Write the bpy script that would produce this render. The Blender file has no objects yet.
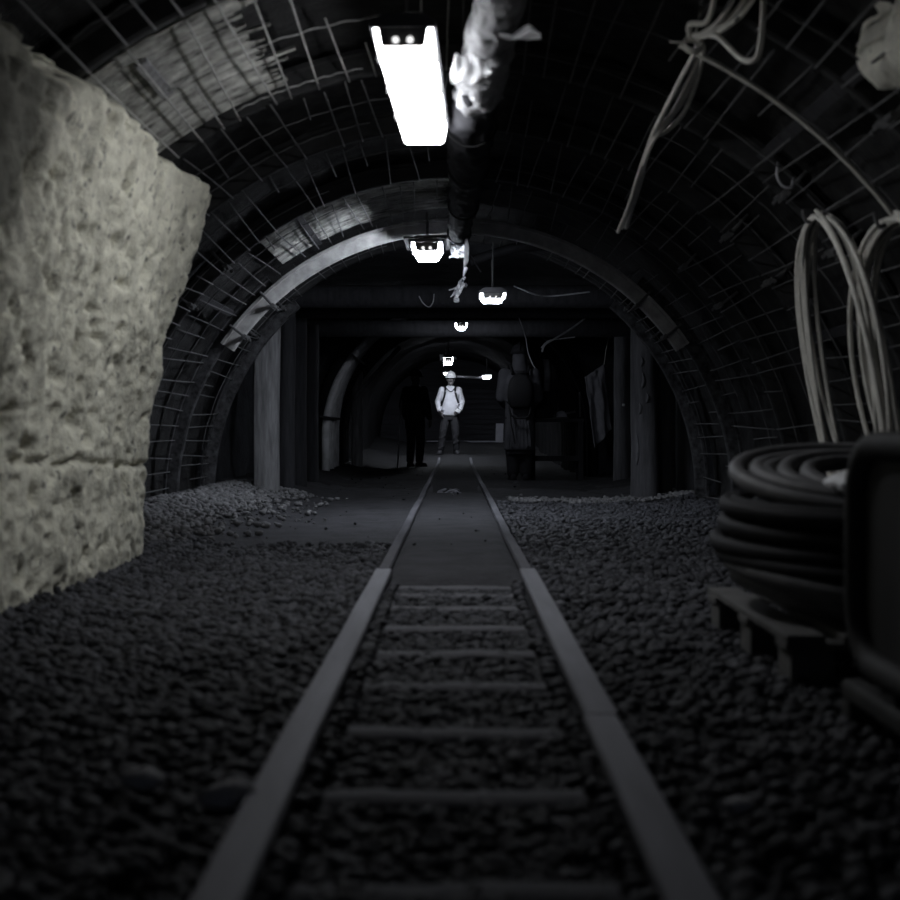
import bpy, math, random
import numpy as np
from mathutils import Vector, Matrix, noise

sc = bpy.context.scene
C = sc.collection
PI = math.pi
random.seed(7)
F = 1286.0          # focal length in pixels of the 900 px frame
VX, VY = 455.0, 431.0
EYE = 0.66

# ------------------------------------------------------------------ camera
cd = bpy.data.cameras.new('camera'); cam = bpy.data.objects.new('camera', cd); C.objects.link(cam)
cam.location = (0, 0, EYE); cam.rotation_euler = (PI/2, 0, 0)
cd.sensor_width = 36; cd.lens = 36*F/900
cd.shift_x = -(VX-450)/900; cd.shift_y = (VY-450)/900
cd.clip_start = .05; cd.clip_end = 200
cd.dof.use_dof = True; cd.dof.focus_distance = 17; cd.dof.aperture_fstop = 2.9
sc.camera = cam
# ------------------------------------------------------------------ world, exposure
w = bpy.data.worlds.new('world'); sc.world = w; w.use_nodes = True
wb = w.node_tree.nodes['Background']; wb.inputs[0].default_value = (.66, .76, 1, 1); wb.inputs[1].default_value = .055
sc.view_settings.view_transform = 'Standard'; sc.view_settings.look = 'None'
sc.view_settings.exposure = 0; sc.view_settings.gamma = 1; sc.view_settings.use_curve_mapping = False
sc.cycles.max_bounces = 6; sc.cycles.diffuse_bounces = 4; sc.cycles.sample_clamp_indirect = 2
sc.cycles.use_denoising = True
LAMP_RADIANCE = dict(first=15, second=95, third=32, fourth=45, fifth=92, sixth=25, side=25)

# ------------------------------------------------------------------ helpers
def P(px, py, d):
    """the place at depth d that the photograph shows at (px, py)"""
    return Vector(((px-VX)/F*d, d, EYE-(py-VY)/F*d))

class MB:
    def __init__(s): s.v = []; s.f = []
    def add(s, v, f):
        n = len(s.v); s.v += [tuple(q) for q in v]; s.f += [tuple(i+n for i in q) for q in f]; return s
    def box(s, c, sz, rot=None):
        c = Vector(c); x, y, z = [q/2 for q in sz]
        m = rot.to_3x3() if rot is not None else Matrix.Identity(3)
        vs = [c + m @ Vector((a*x, b*y, e*z)) for a in (-1, 1) for b in (-1, 1) for e in (-1, 1)]
        return s.add(vs, [(0,1,3,2),(4,6,7,5),(0,4,5,1),(2,3,7,6),(0,2,6,4),(1,5,7,3)])
    def tube(s, pts, r, n=8, closed=False, cap=True):
        pts = [Vector(p) for p in pts]; N = len(pts)
        rs = r if isinstance(r, (list, tuple)) else [r]*N
        rings = []; up = None
        for i, p in enumerate(pts):
            a = pts[(i-1) % N] if (closed or i) else p
            b = pts[(i+1) % N] if (closed or i < N-1) else p
            t = (b-a).normalized()
            if up is None:
                up = Vector((0,0,1)) if abs(t.z) < .9 else Vector((1,0,0))
            u = (up - t*up.dot(t))
            if u.length < 1e-5: u = t.orthogonal()
            u.normalize(); up = u; q = t.cross(u)
            rings.append([p + (u*math.cos(2*PI*k/n) + q*math.sin(2*PI*k/n))*rs[i] for k in range(n)])
        return s.loft(rings, closed, cap)
    def loft(s, rings, closed=False, cap=True):
        n = len(rings[0]); N = len(rings); v = [q for r in rings for q in r]; f = []
        for i in range(N if closed else N-1):
            j = (i+1) % N
            for k in range(n):
                l = (k+1) % n
                f.append((i*n+k, i*n+l, j*n+l, j*n+k))
        if cap and not closed:
            f.append(tuple(range(n-1, -1, -1))); f.append(tuple((N-1)*n+k for k in range(n)))
        return s.add(v, f)
    def ball(s, c, r, n=14, m=10, rot=None):
        c = Vector(c); r = r if hasattr(r, '__len__') else (r, r, r); rings = []
        mt = rot.to_3x3() if rot is not None else Matrix.Identity(3)
        for i in range(m+1):
            th = PI*min(max(i/m, .012), .988)
            rings.append([c + mt @ Vector((r[0]*math.sin(th)*math.cos(2*PI*k/n), r[1]*math.sin(th)*math.sin(2*PI*k/n), r[2]*math.cos(th))) for k in range(n)])
        return s.loft(rings[::-1])
    def limb(s, seq, n=12):
        """a tapering chain of (point, radius) with rounded joints"""
        for (a, ra), (b, rb) in zip(seq[:-1], seq[1:]):
            s.tube([a, b], [ra, rb], n)
        for p, r in seq: s.ball(p, r, n, 8)
        return s
    def prism(s, poly, y0, y1):
        n = len(poly)
        return s.loft([[Vector((x, y0, z)) for x, z in poly], [Vector((x, y1, z)) for x, z in poly]])
    def grid(s, rows):
        n = len(rows[0]); v = [q for r in rows for q in r]
        return s.add(v, [(i*n+k, i*n+k+1, (i+1)*n+k+1, (i+1)*n+k) for i in range(len(rows)-1) for k in range(n-1)])
    def build(s, name, mat, parent=None, smooth=True, bevel=0, origin=None, recalc=True):
        me = bpy.data.meshes.new(name)
        o0 = Vector(origin) if origin is not None else None
        v = s.v if o0 is None else [tuple(Vector(q)-o0) for q in s.v]
        me.from_pydata(v, [], s.f); me.update()
        if recalc:
            import bmesh
            bm = bmesh.new(); bm.from_mesh(me); bmesh.ops.recalc_face_normals(bm, faces=bm.faces); bm.to_mesh(me); bm.free()
        o = bpy.data.objects.new(name, me); C.objects.link(o)
        me.materials.append(mat)
        if parent is not None: o.parent = parent
        if o0 is not None: o.location = o0
        if smooth:
            me.polygons.foreach_set('use_smooth', [True]*len(me.polygons))
            if smooth == 'auto':
                me.set_sharp_from_angle(angle=math.radians(38))
        if bevel:
            b = o.modifiers.new('bevel', 'BEVEL'); b.width = bevel; b.segments = 2; b.limit_method = 'ANGLE'
        return o

def tag(o, label, cat, group=None):
    o['label'] = label; o['category'] = cat
    if group: o['group'] = group
    return o
def empty(name, loc, label=None, cat=None, group=None, rz=0):
    o = bpy.data.objects.new(name, None); C.objects.link(o); o.location = loc; o.rotation_euler.z = rz
    o.empty_display_size = .1
    if label: tag(o, label, cat, group)
    return o
def struct(o): o['kind'] = 'structure'; return o
def stuff(o, label, cat): o['kind'] = 'stuff'; return tag(o, label, cat)
ORD = ['', 'first', 'second', 'third', 'fourth', 'fifth', 'sixth', 'seventh', 'eighth', 'ninth', 'tenth', 'eleventh']

def mat(name, col, rough=.8, var=.25, vscale=6, bump=.3, bscale=40, bdist=.01, metal=0, detail=6, stretch=(1,1,1), wave=None, spec=.3):
    m = bpy.data.materials.new(name); m.use_nodes = True
    nt = m.node_tree; N = nt.nodes; L = nt.links; b = N['Principled BSDF']
    tc = N.new('ShaderNodeTexCoord'); mp = N.new('ShaderNodeMapping'); mp.inputs['Scale'].default_value = stretch
    L.new(tc.outputs['Object'], mp.inputs[0])
    n1 = N.new('ShaderNodeTexNoise'); n1.inputs['Scale'].default_value = vscale; n1.inputs['Detail'].default_value = detail
    n1.inputs['Roughness'].default_value = .62
    L.new(mp.outputs[0], n1.inputs['Vector'])
    cr = N.new('ShaderNodeValToRGB'); lo, hi = 1-var, 1+var
    cr.color_ramp.elements[0].position = .3; cr.color_ramp.elements[1].position = .7
    cr.color_ramp.elements[0].color = (*[c*lo for c in col], 1); cr.color_ramp.elements[1].color = (*[min(1, c*hi) for c in col], 1)
    L.new(n1.outputs['Fac'], cr.inputs[0]); L.new(cr.outputs[0], b.inputs['Base Color'])
    b.inputs['Roughness'].default_value = rough; b.inputs['Metallic'].default_value = metal
    b.inputs['Specular IOR Level'].default_value = spec
    if bump:
        n2 = N.new('ShaderNodeTexNoise'); n2.inputs['Scale'].default_value = bscale; n2.inputs['Detail'].default_value = 5
        L.new(mp.outputs[0], n2.inputs['Vector'])
        bp = N.new('ShaderNodeBump'); bp.inputs['Strength'].default_value = bump; bp.inputs['Distance'].default_value = bdist
        h = n2.outputs['Fac']
        if wave:
            wv = N.new('ShaderNodeTexWave'); wv.bands_direction = wave[0]; wv.inputs['Scale'].default_value = wave[1]
            wv.inputs['Distortion'].default_value = wave[2]; wv.inputs['Detail'].default_value = 3; wv.inputs['Detail Scale'].default_value = wave[3]
            L.new(tc.outputs['Object'], wv.inputs['Vector'])
            mx = N.new('ShaderNodeMath'); mx.operation = 'ADD'; L.new(h, mx.inputs[0]); L.new(wv.outputs['Fac'], mx.inputs[1]); h = mx.outputs[0]
            ml = N.new('ShaderNodeMix'); ml.data_type = 'RGBA'; ml.blend_type = 'MULTIPLY'; ml.inputs[0].default_value = .55
            L.new(cr.outputs[0], ml.inputs[6]); L.new(wv.outputs['Color'], ml.inputs[7]); L.new(ml.outputs[2], b.inputs['Base Color'])
        L.new(h, bp.inputs['Height']); L.new(bp.outputs[0], b.inputs['Normal'])
    return m
def glow(name, col, s):
    m = bpy.data.materials.new(name); m.use_nodes = True; nt = m.node_tree
    e = nt.nodes.new('ShaderNodeEmission'); e.inputs[0].default_value = (*col, 1); e.inputs[1].default_value = s
    nt.links.new(e.outputs[0], nt.nodes['Material Output'].inputs[0]); nt.nodes.remove(nt.nodes['Principled BSDF'])
    return m

M = dict(
    plaster_plain=mat('rough_plaster', (.72,.705,.62), .95, .3, 9, .6, 55, .012),
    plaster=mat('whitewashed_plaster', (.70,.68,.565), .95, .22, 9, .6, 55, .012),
    lagging=mat('brushwood_lagging', (.042,.042,.043), .9, .55, 7, .9, 60, .012, wave=('Y', 15, 2.5, 1.5)),
    rock=mat('dark_rock', (.030,.031,.035), .95, .4, 4, .6, 25, .03),
    dirt=mat('trodden_dirt', (.042,.042,.047), .95, .35, 5, .8, 45, .012),
    coal=mat('coal_gravel', (.018,.0185,.021), .85, .45, 30, .9, 80, .015),
    stone=mat('gravel_stone', (.046,.047,.054), .72, .95, 14, .5, 60, .006, spec=.30),
    pale_stone=mat('pale_rubble', (.16,.16,.165), .9, .5, 12, .6, 50, .006),
    rail_dull=mat('dusty_rail', (.125,.125,.138), .9, .3, 12, .3, 70, .002, stretch=(1,.12,1), spec=.08),
    far_rock=mat('black_rock', (.010,.010,.011), .95, .4, 4, .6, 25, .03, spec=.1),  # darker copy of the rock: dimness of the far vault in its colour
    rail=mat('worn_rail_steel', (.14,.14,.158), .62, .45, 5, .3, 70, .002, metal=.35, stretch=(1,.12,1)),
    sleeper=mat('weathered_tie', (.11,.11,.122), .85, .3, 9, .5, 50, .004, stretch=(.3,1,1)),
    rib=mat('arch_steel', (.36,.355,.35), .7, .35, 9, .4, 60, .004),  # lit copy of the arch steel, lamplight put into the colour
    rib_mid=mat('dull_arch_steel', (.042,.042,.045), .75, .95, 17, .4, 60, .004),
    rib_dark=mat('sooty_arch_steel', (.030,.030,.031), .75, .4, 9, .4, 60, .004),  # shaded copy of the arch steel, darkness put into the colour
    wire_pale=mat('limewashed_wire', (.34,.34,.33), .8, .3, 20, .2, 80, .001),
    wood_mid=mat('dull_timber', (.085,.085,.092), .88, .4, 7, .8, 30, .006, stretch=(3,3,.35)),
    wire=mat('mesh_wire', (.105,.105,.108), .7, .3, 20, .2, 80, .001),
    wood=mat('grey_timber', (.215,.215,.222), .88, .45, 7, .8, 30, .006, stretch=(3,3,.35)),
    wood_dark=mat('dark_timber', (.030,.030,.034), .88, .4, 7, .8, 30, .006, stretch=(3,3,.35)),
    liner=mat('peeled_poles', (.62,.62,.64), .8, .3, 5, .4, 40, .004),
    planks=mat('end_wall_planks', (.05,.05,.057), .9, .3, 5, .5, 30, .004, stretch=(.3,1,3)),
    board=mat('pale_board', (.32,.32,.36), .8, .15, 6, .2, 30, .002),
    wrap=mat('crumpled_plastic', (.27,.27,.28), .6, .45, 9, .7, 20, .03),
    white=mat('white_plastic', (.82,.82,.84), .5, .08, 8, .35, 16, .02),
    duct=mat('dark_duct_fabric', (.030,.030,.034), .9, .3, 8, .5, 20, .02, spec=.1),
    black=mat('black_rubber', (.016,.016,.018), .7, .3, 10, .2, 40, .002, spec=.15),
    rim=mat('worn_black_rim', (.055,.055,.054), .7, .3, 10, .2, 40, .002, spec=.2),
    hose=mat('grey_hose', (.13,.13,.135), .6, .3, 10, .2, 40, .002),
    limed=mat('limewashed_lagging', (.33,.33,.31), .95, .85, 7, .7, 60, .006, stretch=(1,2.2,1)),
    coal_floor=mat('coal_dust', (.011,.011,.0125), .95, .4, 6, .7, 45, .012),  # darker floor tone that carries the shade of the far section
    pale_cable=mat('pale_grey_cable', (.72,.70,.65), .6, .15, 14, .15, 60, .001),
    cable=mat('grey_cable', (.58,.565,.52), .6, .2, 14, .15, 60, .001),
    thin=mat('pale_wire', (.45,.45,.48), .6, .15, 14, .1, 60, .001),
    pallet=mat('pallet_wood', (.12,.118,.115), .85, .3, 7, .5, 30, .004, stretch=(1,1,3)),
    machine=mat('black_enamel', (.016,.016,.016), .7, .3, 7, .2, 30, .002, spec=.4),
    housing=mat('lamp_housing', (.10,.10,.11), .5, .15, 10, .1, 30, .001),
    grey_end=mat('lamp_end_window', (.16,.16,.16), .5, .2, 20, .1, 30, .001),
    skin=mat('skin', (.17,.16,.16), .6, .12, 14, .1, 60, .001),
    shirt=mat('pale_shirt', (.55,.55,.59), .85, .08, 14, .5, 22, .012),
    trousers=mat('charcoal_trousers', (.020,.020,.023), .85, .5, 10, .6, 18, .012),
    boots=mat('worn_boots', (.05,.05,.055), .7, .3, 14, .3, 40, .004),
    helmet=mat('white_helmet', (.85,.85,.86), .35, .04, 8, 0),
    strap=mat('black_strap', (.007,.007,.008), .8, .2, 14, .1, 40, .001),
    darkcloth=mat('dark_cloth', (.010,.010,.012), .9, .3, 9, .4, 20, .01),
    bark=mat('torn_bark', (.12,.12,.13), .9, .3, 9, .4, 30, .004),
    coat=mat('grey_coat', (.058,.058,.066), .9, .2, 9, .5, 16, .012),
    sheet=mat('grey_sheet', (.14,.14,.155), .9, .25, 9, .5, 18, .01),
    metal=mat('bright_iron', (.45,.45,.48), .4, .2, 14, .1, 40, .001, metal=.6),
)

def thin_sheet(name, col):
    m = bpy.data.materials.new(name); m.use_nodes = True; nt = m.node_tree; N = nt.nodes
    N.remove(N['Principled BSDF']); d = N.new('ShaderNodeBsdfDiffuse'); t = N.new('ShaderNodeBsdfTranslucent'); x = N.new('ShaderNodeMixShader')
    nz = N.new('ShaderNodeTexNoise'); nz.inputs['Scale'].default_value = 30; b = N.new('ShaderNodeBump'); b.inputs['Strength'].default_value = .4; b.inputs['Distance'].default_value = .01
    nt.links.new(nz.outputs['Fac'], b.inputs['Height'])
    for q in (d, t): q.inputs['Color'].default_value = (*col, 1); nt.links.new(b.outputs[0], q.inputs['Normal'])
    x.inputs[0].default_value = .5; nt.links.new(d.outputs[0], x.inputs[1]); nt.links.new(t.outputs[0], x.inputs[2]); nt.links.new(x.outputs[0], N['Material Output'].inputs[0])
    return m
M['light_stone'] = mat('light_stone', (.50,.50,.52), .9, .3, 12, .6, 50, .006)
M['sheer'] = thin_sheet('thin_white_plastic', (.85, .85, .87))
def fbm(x, y, z=0, o=4):
    return noise.fractal(Vector((x, y, z)), 1.0, 2.0, o)

# ------------------------------------------------------------------ floor
def smooth(a, b, t):
    t = min(max((t-a)/(b-a), 0), 1); return t*t*(3-2*t)
def floor_z(x, y):
    z = .022*fbm(x*1.3, y*1.3, 1) + .010*fbm(x*6, y*6, 3)
    inside = abs(x) < .30
    gravel_left = x < 0 and y < 7.2 + .25*fbm(x*2, 7)
    gravel_right = x > 0 and y < 11.4 + .3*fbm(x*2, 3)
    if inside:
        f = smooth(5.45, 5.75, y)*(1-smooth(13.0, 13.8, y)) + smooth(15, 16, y)
        z = z*.35 - .030 + .060*f
        if abs(x) > .245 and y < 5.6: z += .025
    elif abs(x) < .42:
        z = z*.4 + .005
    else:
        if gravel_left or gravel_right: z -= .01
        z += .10*smooth(-1.35, -2.1, x)*smooth(6.6, 8, y) + .05*smooth(-1.2, -1.6, x)
        z += .08*smooth(1.7, 2.3, x)
    z += .125*smooth(24.5, 27.2, y) + .24*smooth(28, 32, y)
    return z
xs = np.linspace(-2.75, 2.75, 120); ys = np.linspace(-2.5, 34.5, 560)
mb = MB(); mb.grid([[Vector((x, y, floor_z(x, y))) for x in xs] for y in ys])
struct(mb.build('floor', M['dirt']))
rows = []
for k in range(131):
    row = []
    for q in range(61):
        x = -2.7+5.4*q/60; ys_ = 14.6+.5*fbm(x*1.1, 3)+.3*fbm(x*5, 8); y = ys_+(34-ys_)*k/130
        row.append(Vector((x, y, floor_z(x, y)+.002+.004*min(1, k/6))))
    rows.append(row)
struct(MB().grid(rows).build('floor_far', M['coal_floor']))

# ballast: a thin bed of fine coal with single stones on it
def gravel_mesh(name, region, n, r0, r1, material, seed, zoff=0.0):
    rng = np.random.default_rng(seed)
    t = (1+5**.5)/2
    ico = np.array([(-1,t,0),(1,t,0),(-1,-t,0),(1,-t,0),(0,-1,t),(0,1,t),(0,-1,-t),(0,1,-t),(t,0,-1),(t,0,1),(-t,0,-1),(-t,0,1)])/math.sqrt(1+t*t)
    fc = np.array([(0,11,5),(0,5,1),(0,1,7),(0,7,10),(0,10,11),(1,5,9),(5,11,4),(11,10,2),(10,7,6),(7,1,8),(3,9,4),(3,4,2),(3,2,6),(3,6,8),(3,8,9),(4,9,5),(2,4,11),(6,2,10),(8,6,7),(9,8,1)])
    pts = []
    while len(pts) < n:
        p = region(rng)
        if p is not None: pts.append(p)
    V = []
    for (x, y, s) in pts:
        r = (r0 + (r1-r0)*rng.random()**2.2)*s
        sc3 = np.array([r*rng.uniform(.8, 1.35), r*rng.uniform(.8, 1.35), r*rng.uniform(.55, .95)])
        v = ico*(1+.32*(rng.random((12, 1))-.5))*sc3
        a = rng.uniform(0, 2*PI); ti = rng.uniform(-.5, .5)
        ca, sa, ct, st = math.cos(a), math.sin(a), math.cos(ti), math.sin(ti)
        R = np.array([[ca,-sa,0],[sa,ca,0],[0,0,1]]) @ np.array([[1,0,0],[0,ct,-st],[0,st,ct]])
        V.append(v @ R.T + np.array([x, y, floor_z(x, y)+.016+r*.22+zoff]))
    V = np.concatenate(V); N = len(pts)
    Fa = (fc[None] + 12*np.arange(N)[:, None, None]).reshape(-1, 3)
    me = bpy.data.meshes.new(name)
    me.vertices.add(len(V)); me.vertices.foreach_set('co', V.ravel())
    me.loops.add(Fa.size); me.loops.foreach_set('vertex_index', Fa.ravel().astype(np.int32))
    me.polygons.add(len(Fa)); me.polygons.foreach_set('loop_start', np.arange(0, Fa.size, 3, dtype=np.int32))
    me.update(calc_edges=True); me.validate()
    me.materials.append(material)
    o = bpy.data.objects.new(name, me); C.objects.link(o); return o
def bed(name, x0, x1, y0, yf):
    mb = MB(); nx = max(6, int((x1-x0)/.05))
    rows = []
    for i in range(161):
        row = []
        for k in range(nx+1):
            x = x0+(x1-x0)*k/nx; ye = yf(x); y = y0+(ye-y0)*i/160
            e = min(1, (ye-y)/.35)
            row.append(Vector((x, y, floor_z(x, y)+.004+.012*e+.009*e*fbm(x*14, y*14, 5))))
        rows.append(row)
    return mb.grid(rows).build(name, M['coal'])
lf = lambda x: 7.25+.22*fbm(x*2.2, 7)
rf = lambda x: 11.5+.3*fbm(x*2.2, 3)
stuff(bed('gravel', -1.62, -.36, .6, lf), 'dark crushed coal bed spread left of the track below the pale wall', 'gravel')
stuff(bed('gravel', .36, 2.16, .6, rf), 'dark crushed coal bed spread right of the track up to the posts', 'gravel')
stuff(bed('gravel', -.285, .285, .6, lambda x: 5.5), 'dark crushed coal between the two near rails and the ties', 'gravel')
def reg(x0, x1, y0, yf, s=1.0, sl=None):
    def f(rng):
        x = rng.uniform(x0, x1); y = y0+(12-y0)*rng.random()**1.35
        if y > yf(x)-.03: return None
        return (x, y, s)
    return f
stuff(gravel_mesh('loose_gravel', reg(-1.6, -.365, 1.2, lf), 17000, .010, .027, M['stone'], 1), 'loose lumps of coal lying left of the track', 'gravel')
stuff(gravel_mesh('loose_gravel', reg(.365, 2.14, 1.2, rf), 26000, .009, .026, M['stone'], 2), 'loose lumps of coal lying right of the track', 'gravel')
stuff(gravel_mesh('loose_gravel', reg(-.272, .272, 1.2, lambda x: 5.45), 6500, .009, .024, M['stone'], 3), 'loose lumps of coal lying between the near rails', 'gravel')
def rub(rng):
    y = rng.uniform(6.9, 12.6); x = -2.15 + abs(rng.normal(0, .33)); 
    if x > -.5 or (y < 7.3 and x > -1.2): return None
    return (x, y, 1.0)
stuff(gravel_mesh('rubble', rub, 6000, .007, .032, M['pale_stone'], 4, .0), 'pale broken rubble heaped at the foot of the left meshed wall', 'rubble')
def rub2(rng):
    return (rng.uniform(.5, 2.2), 11.6+abs(rng.normal(0, .45)), .8)
stuff(gravel_mesh('rubble', rub2, 900, .008, .03, M['pale_stone'], 5), 'fine pale rubble strewn at the foot of the right posts', 'rubble')
def rub3(rng):
    y = rng.uniform(6, 22); x = rng.uniform(-1.6, 1.4)
    if .24 < abs(x) < .42: return None
    return (x, y, .8)
stuff(gravel_mesh('crumbs', rub3, 130, .006, .022, M['coal'], 6), 'scattered dark crumbs of coal on the trodden dirt', 'gravel')

def boulder(px, py, r, seed, label):
    d = F*EYE/(py-VY); c = P(px, py, d)
    mb = MB(); mb.ball((0,0,0), (r*.9, r*.8, r*.5), 18, 12)
    mb.v = [tuple(Vector(v)*(1+.45*fbm(v[0]*16+seed, v[1]*16, v[2]*16))) for v in mb.v]
    o = mb.build('stone', M['light_stone'], None); o.location = (c.x, c.y, floor_z(c.x, c.y)+.030+r*.25)
    return tag(o, label, 'stone')
boulder(146, 797, .042, 1, 'palest lump of stone on the coal left of the track')
boulder(226, 822, .046, 5, 'dull grey lump of stone close beside the near left rail')
boulder(740, 818, .026, 9, 'small pale stone on the coal right of the near rail')

# ------------------------------------------------------------------ left plaster wall
def wall_x(z): return -1.50 + .225*max(0, z-.7)
rows = []
NZ, NY = 150, 230
for i in range(NZ+1):
    z = -.1 + 2.03*i/NZ; row = []
    for k in range(NY+1):
        y = 1.0 + 5.95*k/NY
        x = wall_x(z)
        b = .030*fbm(y*1.4, z*1.4, 9, 2) + .018*fbm(y*5, z*5, 2, 3) + .007*fbm(y*22, z*22, 5, 2)
        pit = fbm(y*9+4, z*9, 6, 2); b -= .16*max(0, pit-.25)
        pit2 = fbm(y*17+4, z*17, 1, 2); b -= .055*max(0, pit2-.2)
        # long horizontal crack with a ragged lip
        zc = .56 - .035*(y-4.4) + .03*fbm(y*5, 0, 4)
        if y > 4.2: b -= .05*math.exp(-((z-zc)/.014)**2)*smooth(4.2, 4.6, y)*(.4+.6*smooth(-.2, .3, fbm(y*3.2, 2)))
        # hollow high on the wall
        b -= .07*math.exp(-(((y-4.05)/.07)**2+((z-1.47)/.07)**2))
        ze = .17*max(0, z-.4); e = smooth(6.12+ze+.05*fbm(z*4, 1), 6.72+ze, y); x -= .36*e*e
        top = smooth(1.84, 1.93, z + .05*fbm(y*4, 3) + .10*(1-smooth(4.0, 4.5, y))); x -= .16*top
        row.append(Vector((x + b, y, z)))
    rows.append(row)
mb = MB(); mb.grid(rows)
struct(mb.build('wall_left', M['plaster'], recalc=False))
def stains(m):
    nt = m.node_tree; N = nt.nodes; L = nt.links; b = N['Principled BSDF']
    src = b.inputs['Base Color'].links[0].from_socket
    tc = N.new('ShaderNodeTexCoord'); sp = N.new('ShaderNodeSeparateXYZ'); L.new(tc.outputs['Object'], sp.inputs[0])
    def math_(op, a, b_):
        n = N.new('ShaderNodeMath'); n.operation = op
        for k, v in ((0, a), (1, b_)):
            if isinstance(v, (int, float)): n.inputs[k].default_value = v
            else: L.new(v, n.inputs[k])
        return n.outputs[0]
    def ramp(v, lo, hi):
        n = N.new('ShaderNodeMapRange'); n.interpolation_type = 'SMOOTHSTEP'; L.new(v, n.inputs[0]); n.inputs[1].default_value = lo; n.inputs[2].default_value = hi; return n.outputs[0]
    def tex(sc_, det=6, ro=.65):
        n = N.new('ShaderNodeTexNoise'); n.inputs['Scale'].default_value = sc_; n.inputs['Detail'].default_value = det; n.inputs['Roughness'].default_value = ro; L.new(tc.outputs['Object'], n.inputs['Vector']); return n.outputs['Fac']
    # darker tone high at the near end of the wall
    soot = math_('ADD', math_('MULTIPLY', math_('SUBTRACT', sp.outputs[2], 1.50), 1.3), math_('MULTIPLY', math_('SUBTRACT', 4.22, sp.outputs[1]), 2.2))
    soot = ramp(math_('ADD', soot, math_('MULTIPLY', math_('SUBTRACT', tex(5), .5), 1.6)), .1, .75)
    # coal smears and pits all over
    smear = ramp(tex(3.2, 9, .72), .56, .68)
    pits = ramp(tex(19, 3, .5), .60, .70)
    # rubbed lower edge
    low = ramp(math_('SUBTRACT', math_('MULTIPLY', tex(8), .30), math_('SUBTRACT', sp.outputs[2], .0)), .02, .14)
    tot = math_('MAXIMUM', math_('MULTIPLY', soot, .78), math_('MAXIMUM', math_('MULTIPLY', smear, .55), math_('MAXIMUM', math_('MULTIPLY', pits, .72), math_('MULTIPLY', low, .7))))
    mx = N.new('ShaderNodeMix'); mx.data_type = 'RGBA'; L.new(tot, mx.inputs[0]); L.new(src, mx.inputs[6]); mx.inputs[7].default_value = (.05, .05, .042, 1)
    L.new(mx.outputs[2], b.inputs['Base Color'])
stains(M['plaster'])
# plaster left on the right shoulder of the vault
rows = []
for i in range(41):
    a = math.radians(37 + 18*i/40); row = []
    for k in range(61):
        y = 2.2+2.36*k/60
        r = 2.17 + .05*fbm(y*3, a*6, 1) + .03*fbm(y*12, a*22, 1)
        e = min(i, 40-i)/40*2; ee = min(1, (60-k)/20)
        r += .20*(1-smooth(0, .30, e + .25*fbm(y*3, a*5))) + .2*(1-smooth(0, .6, ee+.2*fbm(a*9, y)))
        row.append(Vector((r*math.cos(a), y, .12+r*math.sin(a))))
    rows.append(row)
struct(MB().grid(rows).build('wall_right', M['plaster_plain']))

# ------------------------------------------------------------------ vault of the near section
def arch(r, a0, a1, n, zc=.12, foot=-.12):
    """points and inward directions along the vault from the left foot (0 deg) over the crown to the right foot (180 deg)"""
    out = []
    for i in range(n+1):
        a = math.radians(a0+(a1-a0)*i/n)
        out.append((Vector((-r*math.cos(a), 0, zc+r*math.sin(a))), Vector((math.cos(a), 0, -math.sin(a)))))
    if a0 <= 0: out.insert(0, (Vector((-r, 0, foot)), Vector((1,0,0))))
    if a1 >= 180: out.append((Vector((r, 0, foot)), Vector((-1,0,0))))
    return out
rows = []
for k in range(181):
    y = -2.5 + 14.3*k/180; row = []
    for p, n in arch(2.37, 0, 180, 110):
        dsp = .035*fbm(p.x*2.5, y*2.5, p.z*2.5) + .015*fbm(p.x*9, y*9, p.z*9)
        row.append(p + Vector((0, y, 0)) - n*dsp)
    rows.append(row)
struct(MB().grid(rows).build('ceiling', M['lagging']))

RIBS = [3.1, 4.55, 5.99, 7.2, 8.6, 9.98, 11.5]
PROF = [(-.07,.055),(-.07,.035),(-.045,.03),(-.030,-.045),(-.018,-.055),(.018,-.055),(.030,-.045),(.045,.03),(.07,.035),(.07,.055),(.03,.055),(0,.05),(-.03,.055)]
def sweep(mb, pts, y, prof, s=1.0):
    rings = []
    for p, n in pts:
        rings.append([Vector((p.x, y+u*s, p.z)) - n*(-(-v)*1.0)*s*1.0 for u, v in prof])
    mb.loft(rings)
def clamp(mb, y, r, a):
    p, n = arch(r, a, a+1, 1)[0]
    rot = Matrix.Rotation(math.atan2(n.x, -n.z)*-1, 3, 'Y')
    mb.box(p+Vector((0,y,0)), (.035, .19, .022), rot)
    for sgn in (-1, 1):
        mb.tube([p+Vector((0,y+sgn*.082,0))+n*.035, p+Vector((0,y+sgn*.082,0))-n*.14], .010, 6)
for i, y in enumerate(RIBS):
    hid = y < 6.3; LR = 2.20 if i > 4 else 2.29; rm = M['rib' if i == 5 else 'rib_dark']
    e = empty('steel_arch', (0, y, 0), f'{ORD[i+1]} curved steel arch over the track counting inward from the camera' if i != 5 else
              'brightly lit curved steel arch beside the second lamp', 'mine arch', 'steel arches of the near vault')
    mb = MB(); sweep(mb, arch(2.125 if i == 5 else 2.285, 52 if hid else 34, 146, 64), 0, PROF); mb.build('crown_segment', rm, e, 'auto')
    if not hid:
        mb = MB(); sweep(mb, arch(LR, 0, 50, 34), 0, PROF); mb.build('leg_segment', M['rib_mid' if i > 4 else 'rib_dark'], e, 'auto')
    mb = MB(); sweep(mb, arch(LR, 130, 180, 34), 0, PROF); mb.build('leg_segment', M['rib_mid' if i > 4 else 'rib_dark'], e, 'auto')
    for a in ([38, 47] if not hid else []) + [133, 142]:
        mb = MB(); clamp(mb, 0, 2.06 if i == 5 else 2.235, a); mb.build('clamp', M['wire'], e, False)

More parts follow.
